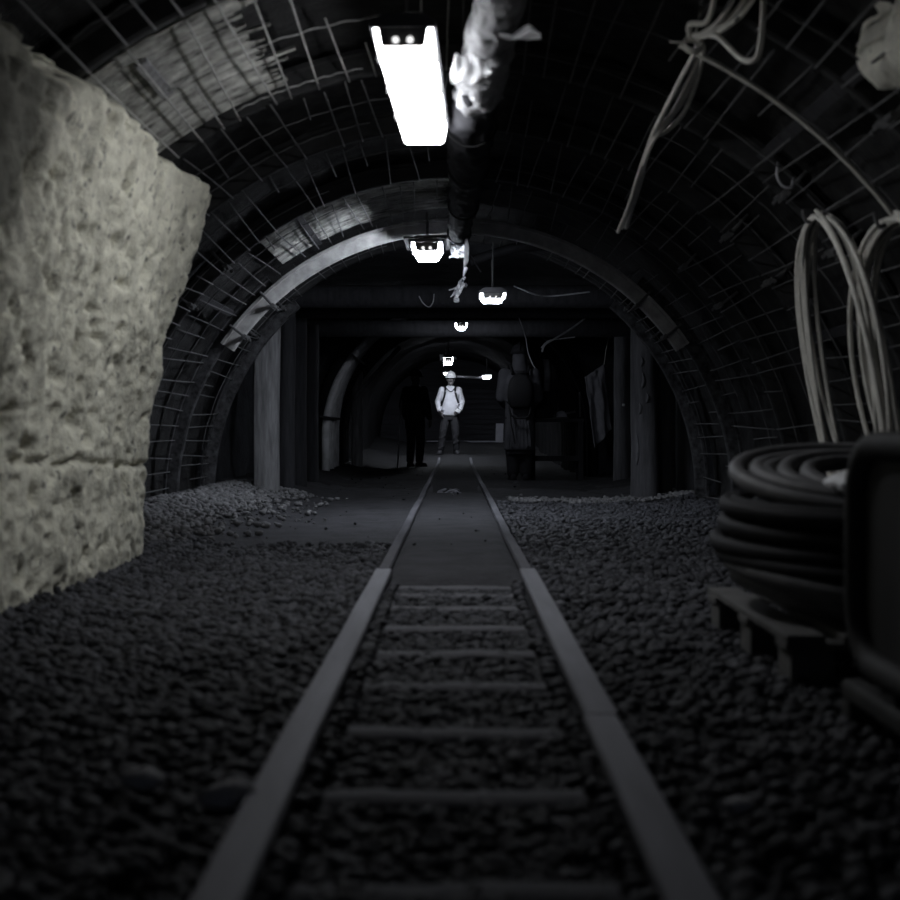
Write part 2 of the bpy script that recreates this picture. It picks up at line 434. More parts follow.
# wire mesh between the arches
def panel(y0, y1, a0, a1, label, rnd):
    mb = MB(); step = 3.0
    n = int((a1-a0)/step)
    for j in range(n+1):
        a = a0 + (a1-a0)*j/n + rnd.uniform(-.7, .7)
        pts = []
        bow = rnd.uniform(-.02, .02); skew = rnd.uniform(-1.2, 1.2)
        ov = rnd.uniform(-.02, .10)
        for q in range(7):
            t = q/6; p, nn = arch(2.215+bow*math.sin(PI*t), a+skew*(t-.5), a+1, 1)[0]
            if a <= 0: p.z = .05
            pts.append(p + Vector((0, y0-ov+(y1+ov-y0)*t, 0)))
        if rnd.random() < .14: pts = pts[:rnd.randint(3, 5)]
        elif rnd.random() < .14: pts = pts[rnd.randint(2, 4):]
        mb.tube(pts, .0046, 6)
    # cross wires
    for q in range(2):
        y = y0+(y1-y0)*(q+.5)/2 + rnd.uniform(-.25, .25)
        mb.tube([p+Vector((0, y+.01*math.sin(k*1.7+q), 0)) for k, (p, nn) in enumerate(arch(2.225, a0+rnd.uniform(0, .3)*(a1-a0), a1-rnd.uniform(0, .3)*(a1-a0), 30))], .004, 5)
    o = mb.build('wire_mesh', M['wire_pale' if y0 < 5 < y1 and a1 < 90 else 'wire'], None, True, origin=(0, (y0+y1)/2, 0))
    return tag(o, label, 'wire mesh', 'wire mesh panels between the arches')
rnd = random.Random(3)
for i in range(len(RIBS)-1):
    y0, y1 = RIBS[i]+.03, RIBS[i+1]-.03
    panel(y0, y1, 55 if y1 < 6 else 0 if y0 > 6.5 else 52, 89, f'rusty wire mesh on the left side of the vault, {ORD[i+1]} bay inward', rnd)
    panel(y0, y1, 91, 180, f'rusty wire mesh on the right side of the vault, {ORD[i+1]} bay inward', rnd)
# limewashed lagging above the pale wall; beside the second lamp its light is put into the pale colour
for (y0, y1, a0, a1, nm) in [(4.66, 5.88, 52, 69, 1), (8.66, 9.92, 54, 88, 2)]:
    rows = []
    NP = int((y1-y0)/.004); ph = 0
    for k in range(NP+1):
        y = y0+(y1-y0)*k/NP; ph += 2*PI*.004/(.030+.006*fbm(y*9, a0)); q = fbm(math.floor(ph/(2*PI))*1.7, a0)
        hi_ = a1+5*q; row = []
        for p, n in arch(2.262, a0, hi_, 44):
            row.append(p+Vector((0, y, 0))+n*(.007*math.cos(ph)+.007*fbm(p.x*5, math.floor(ph/(2*PI)), p.z*5)+.004*q))
        rows.append(row)
    struct(MB().grid(rows).build('ceiling_panel', M['limed']))
# split boards pushed behind the mesh
k = 0
for (y0, y1, a) in [(4.80, 5.25, 58.5), (4.68, 5.82, 51.5), (5.2, 5.8, 48.5), (8.66, 9.9, 40), (8.66, 9.92, 62), (4.2, 5.8, 128), (6.0, 7.1, 152)]:
    mb = MB(); p, n = arch(2.246, a, a+1, 1)[0]
    rot = Matrix.Rotation(-math.atan2(n.x, -n.z), 3, 'Y')
    mb.box((0,0,0), (.055, y1-y0, .018), rot)
    o = mb.build('lagging_board', M['wood' if k < 3 else 'wood_dark'], None, False, .003); o.location = p+Vector((0, (y0+y1)/2, 0))
    lab = ['short split board high in the lit bay above the pale wall', 'long board along the top of the pale wall', 'short board low in the lit bay above the pale wall',
           'board behind the mesh left of the bright arch', 'upper board behind the mesh beside the second lamp', 'board behind the mesh above the hanging cable bundle', 'board behind the mesh beyond the hanging coils'][k]
    tag(o, lab, 'board', 'boards behind the mesh'); k += 1

# ------------------------------------------------------------------ square-set section with posts (d 11.8 - 18)
mb = MB()
def rough_grid(f, nu, nv, amp=.06, fr=2.2):
    rows = []
    for i in range(nu+1):
        row = []
        for k in range(nv+1):
            p = f(i/nu, k/nv); row.append(p + Vector((fbm(p.x*fr, p.y*fr, p.z*fr), fbm(p.y*fr+9, p.z*fr, p.x*fr), fbm(p.z*fr, p.x*fr+5, p.y*fr)))*amp)
        rows.append(row)
    return rows
struct(MB().grid(rough_grid(lambda u, v: Vector((-2.45, 11.6+6.6*u, -.2+2.7*v)), 60, 26)).build('wall_left_rear', M['rock']))
struct(MB().grid(rough_grid(lambda u, v: Vector((2.62, 11.6+6.6*u, -.2+2.7*v)), 60, 26)).build('wall_right_rear', M['rock']))
struct(MB().grid(rough_grid(lambda u, v: Vector((-2.6+5.4*v, 11.6+6.6*u, 2.36)), 60, 46, .05)).build('ceiling_rear', M['rock']))
def bulkhead(name, y, r, zc):
    mb = MB(); inner = [Vector((p.x, y, p.z)) for p, n in arch(r, 0, 180, 60, zc, -.3)]
    outer = []
    for v in inner:
        d = Vector((v.x, 0, v.z-zc)); 
        d = d.normalized()*4
        outer.append(Vector((max(-3, min(3, v.x+d.x)), y, max(-.4, min(3, v.z+max(d.z, -0.01))))))
    rows = [[a.lerp(b, t) for a, b in zip(inner, outer)] for t in (0, .03, .1, .3, 1)]
    return struct(mb.grid(rows).build(name, M['rock']))
bulkhead('trim_1', 11.75, 2.33, .12)
bulkhead('trim_2', 18.05, 1.90, .60)

def post(x, y, r, z1, material, label, cat='post', square=False, name='timber_post', grp='timber posts of the square sets'):
    mb = MB(); z0 = floor_z(x, y)-.08; H = z1-z0; rings = []
    for i in range(41):
        z = H*i/40; t = i/40
        ring = []
        for k in range(24):
            a = 2*PI*k/24
            rr = r*(1.03-.08*t)*(1+.045*fbm(math.cos(a)*1.6+x, math.sin(a)*1.6+y, z*.7) + .02*fbm(math.cos(a)*5, math.sin(a)*5+x*3, z*1.2))
            if square: rr = r*1.08/max(abs(math.cos(a)), abs(math.sin(a)))*(1+.02*fbm(a*3, z*1.5, x)); rr = min(rr, r*1.34)
            ring.append(Vector((rr*math.cos(a)+.012*fbm(z*.6, x), rr*math.sin(a), z)))
        rings.append(ring)
    mb.loft(rings)
    o = mb.build(name, material, None, 'auto'); o.location = (x, y, z0)
    return tag(o, label, cat, grp)
CAPB = 1.85
post(-1.745, 11.95, .105, CAPB+.02, M['wood'], 'pale squared post, first left of the track beside the bright arch', square=True)
post(-1.63, 12.45, .085, CAPB, M['wood_dark'], 'dark post just behind the pale squared post on the left')
post(-1.665, 13.6, .100, CAPB, M['wood_dark'], 'third dark post inward on the left side of the track')
post(-1.64, 14.7, .085, CAPB+.02, M['wood_dark'], 'fourth dark post inward on the left, next to the corrugated arch')
p_r1 = post(2.12, 16.3, .110, CAPB, M['wood_mid'], 'dark post right of the hanging sheet, deepest of the right posts')
p_r2 = post(1.835, 12.45, .135, CAPB, M['wood_mid'], 'thickest post on the right with peeled bark, nearest the track')
post(2.08, 12.75, .105, CAPB, M['wood_mid'], 'slim middle post of the three right posts standing together')
post(2.36, 13.0, .13, CAPB, M['wood_mid'], 'outermost of the three right posts, next to the meshed wall')
# peeled bark strips on the thick post
for q, (a, z, l) in enumerate([(-1.9, 1.22, .16), (-2.1, .95, .12), (-1.6, 1.05, .10), (-2.3, .55, .3), (-2.0, 1.4, .1)]):
    pts = [Vector((.137*math.cos(a+.12*math.sin(3*t)), .137*math.sin(a+.12*math.sin(3*t)), z+l*(t-.5))) for t in np.linspace(0, 1, 8)]
    mb = MB(); mb.tube(pts, [.004, .012, .016, .015, .013, .012, .009, .003], 6); mb.build('bark_strip', M['bark'], p_r2)
mb = MB(); mb.tube([(0,-.113,1.02),(0,-.13,1.02)], .017, 10); mb.build('reflector', M['white'], p_r1)['label'] = 'tiny bright reflector'
for i, (y, x0, x1, zz) in enumerate([(12.45, -2.2, 2.55, CAPB), (13.6, -2.2, 2.5, CAPB), (16.35, -2.2, 2.5, CAPB)]):
    mb = MB(); n = 40; rings = []
    for k in range(n+1):
        x = x0+(x1-x0)*k/n
        rings.append([Vector((x, .11*math.cos(a)*(1+.05*fbm(x, a)), .11+.11*math.sin(a)*(1+.05*fbm(x*1.2, a+4)))) for a in [2*PI*j/18 for j in range(18)]])
    o = mb.loft(rings).build('cap_beam', M['wood_dark'], None); o.location = (0, y, zz)
    tag(o, ['round timber beam lying across the nearest posts', 'round timber beam across the passage, second from the near arch', 'deepest round timber beam, before the corrugated arch'][i], 'beam', 'timber beams on the posts')

# ------------------------------------------------------------------ far arch section
rows = []
for k in range(161):
    y = 18 + 4.2*k/160; row = []
    c = .028*math.cos((y-18)*2*PI/.42)
    for p, n in arch(1.86, 0, 180, 70, .60, -.2): row.append(p+Vector((0, y, 0))+n*c)
    rows.append(row)
mb = MB(); mb.grid(rows)
# thick front edge of the lining
fr = []
for p, n in arch(1.90, 0, 180, 70, .60, -.2):
    fr.append([p+Vector((0,17.98,0))+n*.06+n*.0, p+Vector((0,17.86,0))+n*.05, p+Vector((0,17.84,0))-n*.06, p+Vector((0,17.96,0))-n*.09])
mb.loft(fr)
struct(mb.build('ceiling_far', M['far_rock'], None, True))
e = empty('bent_pole_arch', (0, 17.9, 0), 'pale arch of bent poles bundled side by side, left of the track beyond the posts', 'arch')
for q in range(6):
    pts = [p+Vector((.012*fbm(p.z*2, q), -.0+.42*q*(1-.55*smooth(0, 70, math.degrees(math.atan2(p.z-.6, -p.x)))), 0))+n*(.07-.012*q) for p, n in arch(1.87, 0, 76-3*q, 40, .60, -.02)]
    rs = [.062*(1-.35*k/len(pts))*(1+.06*fbm(k*.3, q)) for k in range(len(pts))]
    mb = MB(); mb.tube(pts, rs, 10); mb.build('pole', M['liner'], e)
for a in (8, 38, 58):
    p, n = arch(1.80, a, a+1, 1, .60)[0]; mb = MB(); mb.box(p+Vector((0,.6,0)), (.03, 1.7, .15), Matrix.Rotation(-math.atan2(n.x, -n.z), 3, 'Y')); mb.build('collar', M['wood_dark'], e, False, .006)
rows = []
for k in range(60):
    y = 22.1 + 11.7*k/59; row = []
    for p, n in arch(1.92, 0, 180, 50, .60, -.2):
        row.append(p+Vector((0, y, 0))-n*(.05*fbm(p.x*2, y*2, p.z*2)))
    rows.append(row)
struct(MB().grid(rows).build('ceiling_end', M['far_rock']))
# end wall
mb = MB()
for i in range(16):
    mb.box((0, 33.2, .25+.13*i), (4.6, .04, .118))
mb.box((0, 33.3, 1.3), (4.6, .05, 2.9))
struct(mb.build('wall_back', M['planks'], None, False))
mb = MB(); mb.box((0,0,0), (2.6, .12, .06)); o = mb.build('kerb_beam', M['board'], None, False, .01); o.location = P(470, 442, 32.6)+Vector((.2,0,0))
tag(o, 'long low horizontal beam before the far end wall', 'beam')
mb = MB(); mb.box((0,0,0), (.19, .03, .50)); o = mb.build('leaning_board', M['board'], None, False, .006); o.location = P(499.5, 433.5, 32.2); o.rotation_euler = (-.06, .03, 0)
tag(o, 'short pale board standing against the far end wall', 'board')
def stick(a, b, r, name, material, label, cat):
    mb = MB(); mb.tube([Vector(b)-Vector(a), (0,0,0)], r, 12); o = mb.build(name, material); o.location = a
    return tag(o, label, cat)
stick(P(354, 398, 21), P(400, 347, 21), .035, 'diagonal_brace', M['wood'], 'slanting brace between the corrugated arch and the dark standing person', 'brace')
post(-1.62, 21.3, .09, 1.95, M['wood'], 'faint post under the slanting brace on the left', grp=None)

# ------------------------------------------------------------------ track
RG = .315
RPROF = [(-.055,-.055),(.055,-.055),(.055,-.045),(.014,-.030),(.012,.012),(.037,.022),(.038,.044),(.032,.05),(-.032,.05),(-.038,.044),(-.037,.022),(-.012,.012),(-.014,-.030),(-.055,-.045)]
def rail(x, y0, y1, label, s=1.0, zdrop=0):
    material = M['rail_dull' if s < 1 else 'rail']
    mb = MB(); n = max(2, int((y1-y0)/.25)); rings = []
    for i in range(n+1):
        y = y0+(y1-y0)*i/n
        dz = .075*smooth(24, 26.5, y) - zdrop
        wob = .006*fbm(y*.7, x*5)
        rings.append([Vector((u*s+wob, y-y0, .05+(v-.05)+dz+.004*fbm(y*.5, x))) for u, v in RPROF])
    o = mb.loft(rings).build('rail', material, None, 'auto'); o.location = (x, y0, 0)
    return tag(o, label, 'rail', 'narrow gauge track rails')
rail(-RG, .4, 5.70, 'wide near length of the left rail')
rail(RG, .4, 2.78, 'right rail length closest to the camera, before the joint')
rail(RG+.006, 2.79, 5.72, 'right rail length between the joint and the smooth dirt')
rail(-RG-.002, 5.73, 26.2, 'narrow far length of the left rail running into the dark', .66)
rail(RG+.002, 5.75, 26.2, 'narrow far length of the right rail running into the dark', .66)
for sx in (-1, 1):
    mb = MB(); mb.box((0,0,0), (.016, .36, .045))
    for q in (-.12, -.04, .04, .12): mb.tube([(sx*.004, q, 0), (sx*.024, q, 0)], .011, 6)
    o = mb.build('fishplate', M['rail'], None, False); o.location = (RG+.003+sx*.024, 2.785, -.008)
    tag(o, 'bolted joint plate on the outer face of the right rail' if sx > 0 else 'bolted joint plate on the inner face of the right rail', 'joint plate')
for i, yy in enumerate([891, 795.5, 731, 684.5, 652.5, 627.5, 607.5, 594.7, 587.2]):
    d = F*.655/(yy-VY)
    mb = MB(); n = 12; rings = []
    for k in range(n+1):
        x = -.235+.47*k/n
        dz = .004*fbm(x*5, i*3.1)
        rings.append([Vector((x, -.050, -.055)), Vector((x, -.045, -.001+dz)), Vector((x, -.036, .005+dz)), Vector((x, .036, .005+dz)), Vector((x, .045, -.001+dz)), Vector((x, .050, -.055))])
    o = mb.loft(rings).build('track_tie', M['sleeper'], None, 'auto'); o.location = (0, d, 0)
    tag(o, f'{ORD[i+1]} cross tie between the rails counting away from the camera', 'railway tie', 'cross ties between the rails')
# scraps in the dip between the rails
rr = random.Random(5)
for i in range(9):
    px = 436+rr.random()*30; py = 487+rr.random()*6
    c = P(px, py, 14.2+rr.uniform(-.4, .4)); mb = MB(); mb.ball((0,0,0), (.05*rr.uniform(.5,1.2), .04, .012), 10, 6)
    mb.v = [tuple(Vector(v)*(1+.4*fbm(v[0]*30+i, v[1]*30, v[2]*30))) for v in mb.v]
    o = mb.build('debris_flake', M['board']); o.location = (c.x, c.y, floor_z(c.x, c.y)+.02); o.rotation_euler = (rr.uniform(-.3,.3), rr.uniform(-.3,.3), rr.uniform(0,6))
    tag(o, 'pale scrap lying in the dark dip between the far rails', 'debris', 'pale scraps in the dip of the track')

# ------------------------------------------------------------------ lamps
def lamp(x, y, z, L, wt, wb_, h, rad, label, tubes=True, hang=None, rz=0, skirt=0, brim=0):
    """z is the underside of the diffuser"""
    e = empty('tunnel_lamp', (x, y, z), label, 'lamp', None, rz)
    g = glow('lamp_glow', (.94, .96, 1) if y < 5 else (.84, .90, 1), rad)
    poly = [(-wt/2, h), (-wt/2*.98, h*.75), (-wb_/2-.004, .012), (-wb_/2+.01, 0), (wb_/2-.01, 0), (wb_/2+.004, .012), (wt/2*.98, h*.75), (wt/2, h)]
    mb = MB(); mb.prism(poly, 0, L); mb.build('diffuser', g, e, False)
    # ribbed edge clips
    for sx in (-1, 1):
        for q in range(3):
            mb = MB(); mb.box((sx*(wt/2+.004), L*(.2+.3*q), h*.8), (.012, .05, .03)); mb.build('clip', M['grey_end'], e, False)
    mb = MB(); mb.prism([(-wt/2-.012, h), (-wt/2-.012, h+.02), (-wt*.32, h+.05), (wt*.32, h+.05), (wt/2+.012, h+.02), (wt/2+.012, h)], -.012, L+.012)
    mb.build('housing', M['housing'], e, False, .004)
    if brim:
        mb = MB(); mb.box((0, L/2, h+.028), (wt+2*brim, L+2*brim*.9, .012)); mb.build('cover_plate', M['strap'], e, False, .003)  # added plate that blocks the lamp's upward light
    if tubes:
        mb = MB(); mb.prism([(-wt*.41, h*.99), (-wt*.36, h*.25), (-wt*.32, h*.16), (wt*.32, h*.16), (wt*.36, h*.25), (wt*.41, h*.99)], -.008, .001)
        win = mb.build('end_window', M['grey_end'], e, False)
        gg = glow('tube_glow', (1, 1, 1), 1.1)
        for sx in (-1, 1):
            mb = MB(); mb.tube([(sx*wt*.12, -.014, h*.42), (sx*wt*.12, -.002, h*.42)], h*.16, 10); mb.build('fluorescent_tube', gg, win)
    if skirt:
        for sx in (-1, 1):
            mb = MB(); mb.box((sx*(wt/2+.012), L/2, (h+.02-skirt)/2), (.008, L, h+.02+skirt)); mb.build('side_shade', M['housing'], e, False)  # added skirts that hold back the lamp's sideways light
    for q in (.15, .85):
        mb = MB(); zt = hang if hang else .2
        mb.tube([(0, L*q, h+.045), (0, L*q, zt)], .006, 6); mb.build('hanger', M['wire'], e)
    return e
R_ = LAMP_RADIANCE
c = P(410, 50, 4.4)
lamp(-.178, 4.4, c.z, 1.45, .205, .176, .075, R_['first'], 'large glowing box lamp nearest the camera', hang=.29, rz=-.026)
lamp(-.205, 9.3, P(0, 252.5, 9.3).z, .52, .215, .150, .075, R_['second'], 'second glowing lamp inward, left of the white rag on the duct', hang=.3, brim=.06)
lamp(.325, 11.0, P(0, 299.5, 11.0).z, .36, .215, .165, .055, R_['third'], 'glowing lamp hanging right of the duct, near the posts', hang=.50)
lamp(.075, 15.4, P(0, 328, 15.4).z, .4, .14, .09, .06, R_['fourth'], 'small glowing lamp beyond the timber beams', hang=.50)
lamp((448.3-VX)/F*25.6, 25.6, P(0, 362.5, 25.6).z, .9, .175, .14, .10, R_['fifth'], 'glowing lamp above and before the person in the white helmet', hang=.6, skirt=.05)
lamp((445.5-VX)/F*29.2, 29.2, P(0, 374, 29.2).z, .7, .085, .06, .035, R_['sixth'], 'farthest small glowing lamp peeping out behind the white helmet', False, hang=.7)
# far side lamp with its long thin bracket
s = P(487, 378.5, 30.2)
e = lamp(s.x, s.y, s.z, .4, .20, .16, .07, R_['side'], 'far glowing lamp on a long bracket right of the helmet', False, hang=.8)
mb = MB(); mb.tube([(-.75, 0, .05), (-.1, .02, .02)], .03, 10); mb.build('bracket', M['metal'], e)

# ------------------------------------------------------------------ duct with white wrapping
def duct_c(y): return Vector((float(np.interp(y, [1, 4.2, 6.3, 9.4, 12], [.25, .147, .076, .037, .02]))+.010*math.sin(y*1.9), y, float(np.interp(y, [1, 5, 7.4, 8.6, 9.4, 10.4, 12], [2.125, 2.115, 2.10, 2.085, 2.08, 2.07, 2.06]))-.010*math.sin(y*1.4)))
def duct_r(y): return float(np.interp(y, [1, 4.2, 5.2, 6.2, 7.2, 8.2, 9.4, 12], [.08, .078, .088, .112, .100, .085, .072, .07]))
def wrinkled(y0, y1, r, amp, fr, n=28, step=.03, seed=0, flare=0):
    rings = []; N = int((y1-y0)/step)
    for i in range(N+1):
        y = y0+(y1-y0)*i/N; c = duct_c(y); ring = []
        for k in range(n):
            a = 2*PI*k/n
            rr = r*duct_r(y)*(1+amp*fbm(math.cos(a)*fr+seed, y*fr*3, math.sin(a)*fr, 3)+.05*math.sin(y*13+2*a+seed))
            if flare: rr *= 1+flare*max(0, 1-(i/N)*6)+flare*max(0, 1-(1-i/N)*6)
            ring.append(c+Vector((rr*math.cos(a), 0, rr*math.sin(a)*.95)))
        rings.append(ring)
    return rings
duct = e = empty('ventilation_duct', (0,0,0), 'long wrinkled dark fabric duct hanging along the roof beside the lamps', 'duct')
MB().loft(wrinkled(5.30, 9.35, 1.0, .20, 2.2)).build('duct_tube', M['duct'], e)
for q, y in enumerate([6.0, 7.0, 8.2, 9.2]):
    c = duct_c(y); mb = MB(); mb.tube([c+Vector((1.12*duct_r(y)*math.cos(a), 0, 1.07*duct_r(y)*math.sin(a))) for a in np.linspace(0, 2*PI, 25)[:-1]], .006, 6, True)
    mb.tube([c+Vector((0,0,.10)), c+Vector((0,0,.2))], .005, 6); mb.build('hanging_strap', M['strap'], e)
wr = MB().loft(wrinkled(2.0, 5.48, 1.10, .22, 2.8, seed=4)).build('white_wrapping', M['wrap'], e); wr['label'] = 'crumpled white plastic wrapping'
def rag(name, pts, w0, w1, n, label, seed, thick=.006):
    """a crumpled strip of sheet along a path"""
    pts = [Vector(p) for p in pts]; rows = []
    for i, p in enumerate(pts):
        t = i/(len(pts)-1); ww = w0+(w1-w0)*t
        rows.append([p+Vector((ww*(k/n-.5), .05*fbm(k*.7+seed, i*.6, 2), .03*fbm(k*.8, i*.7+seed)+ .25*ww*(abs(k/n-.5)))) for k in range(n+1)])
    o0 = pts[0]; mb = MB().grid(rows); o = mb.build(name, M['white'], None, True, origin=o0)
    s = o.modifiers.new('solid', 'SOLIDIFY'); s.thickness = thick; sb = o.modifiers.new('sub', 'SUBSURF'); sb.levels = sb.render_levels = 1
    return tag(o, label, 'rag')
def blob_rag(px, py, d, w_, h_, seed, label, ragg=.38):
    c = P(px, py, d); mb = MB(); n, m_ = 16, 14; rows = []
    for i in range(m_+1):
        row = []
        for k in range(n+1):
            u, v = k/n-.5, i/m_-.5
            uu = u*w_*(1+ragg*fbm(v*3+seed, 1)); vv = v*h_*(1+ragg*fbm(u*3+seed, 7))
            row.append(c+Vector((uu, .07*fbm(u*4+seed, v*4), vv)))
        rows.append(row)
    o = mb.grid(rows).build('rag', M['sheer'], None, True, origin=c)
    return tag(o, label, 'rag')
# the tail flying out to the right of the wrapping
a = P(500, 35.5, 4.2)
mb = MB(); rows = []
for i in range(21):
    t = i/20; px = 499+42*t
    wpx = 4.5+1.5*math.sin(t*9) if t < .34 else 4.5+11*math.sin(min(1, (t-.34)/.42)*PI/2)*(1-smooth(.72, 1, t)*.8)
    cy = 36.5 - (0 if t < .34 else (wpx-4.5)*.36) 
    if t < .34: cy = 35+3.5*t/.34
    else: cy = 39-(wpx)*.45
    row = []
    for k in range(7):
        v = k/6-.5; row.append(P(px, cy+v*wpx, 4.2+.03*math.sin(t*7+k)))
    rows.append(row)
o = mb.grid(rows).build('rag', M['sheer'], None, True, origin=a)
tag(o, 'white plastic tail sticking out to the right of the wrapped duct', 'rag')
blob_rag(459.5, 249.5, 9.88, .15, .125, 2, 'square white rag hanging at the end of the duct beside the second lamp', .10).rotation_euler = (0, 0, -.5)
blob_rag(459, 289, 10.9, .06, .17, 8, 'torn slanting white rag below the far end of the duct').rotation_euler = (0, .5, 0)
blob_rag(456.5, 300, 10.9, .045, .04, 11, 'tiny scrap of white rag under the torn slanting rag')
o = blob_rag(441.5, 357.5, 24.0, .06, .11, 12, 'small bright rag left of the lamp before the man')
o = blob_rag(455, 358, 24.0, .05, .05, 15, 'tiny pale rag right of the lamp before the man')
rows = []
for i in range(13):
    v = i/12
    rows.append([duct_c(8.95+1.3*k/24)+Vector((.055+.012*math.sin(k*.9+v*2)*v+.02*v*fbm(k*.3, v*2), 0, .09-v*(.35+.06*fbm(k*.35, 3)))) for k in range(25)])
o = MB().grid(rows).build('torn_flap', M['duct'], duct); sd_ = o.modifiers.new('solid', 'SOLIDIFY'); sd_.thickness = .006  # hanging fabric, enlarged to block the second lamp's light to the right
# torn wrapping bits near the first white wrap
rag('rag', [P(468+3*t, 55+28*t, 4.75) for t in np.linspace(0, 1, 6)], .10, .16, 8, 'loose white flap pointing left below the wrapped duct', 3)

# ------------------------------------------------------------------ cables
def spline(ctrl, n=14):
    pts = [Vector(p) for p in ctrl]; out = []
    for i in range(len(pts)-1):
        p0 = pts[max(i-1, 0)]; p1 = pts[i]; p2 = pts[i+1]; p3 = pts[min(i+2, len(pts)-1)]
        for k in range(n):
            t = k/n
            out.append(.5*((2*p1)+(p2-p0)*t+(2*p0-5*p1+4*p2-p3)*t*t+(-p0+3*p1-3*p2+p3)*t**3))
    out.append(pts[-1]); return out
def cable(ctrl, r, label, group=None, material='cable', name='cable', cat='cable'):
    o0 = Vector(ctrl[0]); mb = MB(); mb.tube(spline(ctrl), r, 8)
    o = mb.build(name, M[material], None, True, origin=o0); return tag(o, label, cat, group)
G = 'cables of the bundle tied to the vault'
bundle = [
 ([(718,-30,4.2),(714,0,4.4),(706,22,4.6),(690,24,4.68),(690,36,4.72),(697,47,4.8),(680,80,5.15),(664,112,5.5),(652,136,5.9),(643,165,6.3),(634,195,6.7),(622,228,7.15)], 'leftmost cable of the bundle, looping round the tie'),
 ([(742,-30,4.2),(732,0,4.4),(718,22,4.58),(702,34,4.66),(694,36,4.72),(701,47,4.8),(690,78,5.15),(673,112,5.55),(653,137,5.9),(640,170,6.3),(629,205,6.8),(618,232,7.1)], 'second cable of the bundle, thick below the tie'),
 ([(756,-30,4.2),(744,0,4.4),(728,20,4.56),(708,35,4.64),(697,37,4.72),(703,48,4.8),(694,75,5.15),(680,105,5.5),(655,138,5.9),(646,160,6.2),(640,185,6.6),(626,228,7.2)], 'third cable of the bundle, bent over the tie'),
 ([(768,-30,4.2),(752,0,4.4),(738,18,4.52),(716,33,4.62),(699,38,4.72),(703,49,4.8),(697,80,5.2),(684,112,5.6),(668,130,5.85),(654,139,5.9),(644,165,6.2)], 'rightmost cable of the bundle, sagging lowest before the second tie'),
]
for pts, lab in bundle: cable([P(*q) for q in pts], .0105, lab, G, 'pale_cable')
cable([P(*q) for q in [(710,35,4.64),(718,37,4.6),(728,46,4.56),(738,56,4.5),(748,61,4.45),(757,57,4.42),(761,40,4.4),(763,10,4.38),(764,-25,4.35)]], .0105, 'single thick cable hanging in a loop right of the bundle', material='pale_cable')
mb = MB(); cc = P(694, 42, 4.74)
for q in range(3): mb.tube([cc+Vector((.035*math.cos(a), .012*math.sin(a)+.008*q, .03*math.sin(a)-.006*q)) for a in np.linspace(0, 2*PI, 17)[:-1]], .004, 6, True)
mb.tube([cc, cc+Vector((-.09,0,.0))], .003, 6); mb.tube([cc, cc+Vector((.03,.02,.14))], .004, 6)
tag(mb.build('tie_wire', M['cable'], None, True, origin=cc), 'twisted wire tying the cable bundle to the vault', 'wire')
cable([P(*q) for q in [(778,162,5.7),(777,176,5.7),(783,186,5.7),(791,187,5.7),(793,178,5.72)]], .006, 'small hooked wire end sticking out of the right mesh', material='thin', name='hook_wire', cat='wire')
cable([P(*q) for q in [(625,285,13.9),(612,299,13.9),(595,310,13.8),(575,326,13.6),(556,338,13.4),(545,345,13.3),(542,352,13.3)]], .010, 'pale cable drooping from the right posts toward the track', material='thin')
cable([P(*q) for q in [(541,348,13.5),(548,341,13.5),(560,339,13.5),(575,337,13.4)]], .006, 'short pale wire curling beside the drooping cable', material='thin', name='loose_wire', cat='wire')
cable([P(*q) for q in [(467,251,9.2),(472,257,9.2),(477,266,9.25),(481,272,9.3)]], .004, 'short bright wire trailing from the square white rag', material='thin', name='loose_wire', cat='wire')
cable([P(*q) for q in [(514,286,11.1),(526,291,11.2),(538,295,11.3),(552,296,11.4),(590,292,11.4)]], .006, 'thin pale wire sagging right of the third lamp', material='thin', name='loose_wire', cat='wire')
cable([P(*q) for q in [(419,296,12.3),(423,303,12.32),(429,307,12.32),(433,302,12.32),(434,294,12.3)]], .005, 'thin wire loop hanging below the second lamp', material='thin', name='loose_wire', cat='wire')
cable([P(*q) for q in [(449,290,11),(455,288,11),(460,283,11),(464,277,11)]], .006, 'pale wire beside the torn slanting rag', material='thin', name='loose_wire', cat='wire')
cable([P(*q) for q in [(519,318,13.56),(523,329,13.4),(526,340,13.2),(528,352,13.2),(532,363,13.2),(535,368,13.2)]], .005, 'thin wire hanging down above the person in the grey coat', material='thin', name='loose_wire', cat='wire')
cable([P(*q) for q in [(470,262,11.3),(520,247,11.2),(560,248,11.1),(590,256,11.0),(615,272,11.0),(628,292,11.4)]], .045, 'thick black hose bowing under the roof toward the right posts', material='black', name='roof_hose', cat='hose')
cable([arch(2.17, 180-a, 181-a, 1)[0][0]+Vector((0, 4.86+.003*(66-a), 0)) for a in (67, 62, 57, 52, 47, 42, 38)], .011, 'bent bar running down the right side of the vault from the cable tie', material='cable', name='bent_bar', cat='bar')  # added rod stands in for light caught on the arch's flange edge
mb = MB(); mb.box((0,0,0), (.04, .012, .20)); mb.box((.0,-.008,.0), (.018,.006,.13)); o = mb.build('hanging_tag', M['white'], None, False); o.location = P(627.5, 297, 12.3); o.rotation_euler = (0,.06,0)
tag(o, 'small bright tag hanging at the top of the right posts', 'tag')

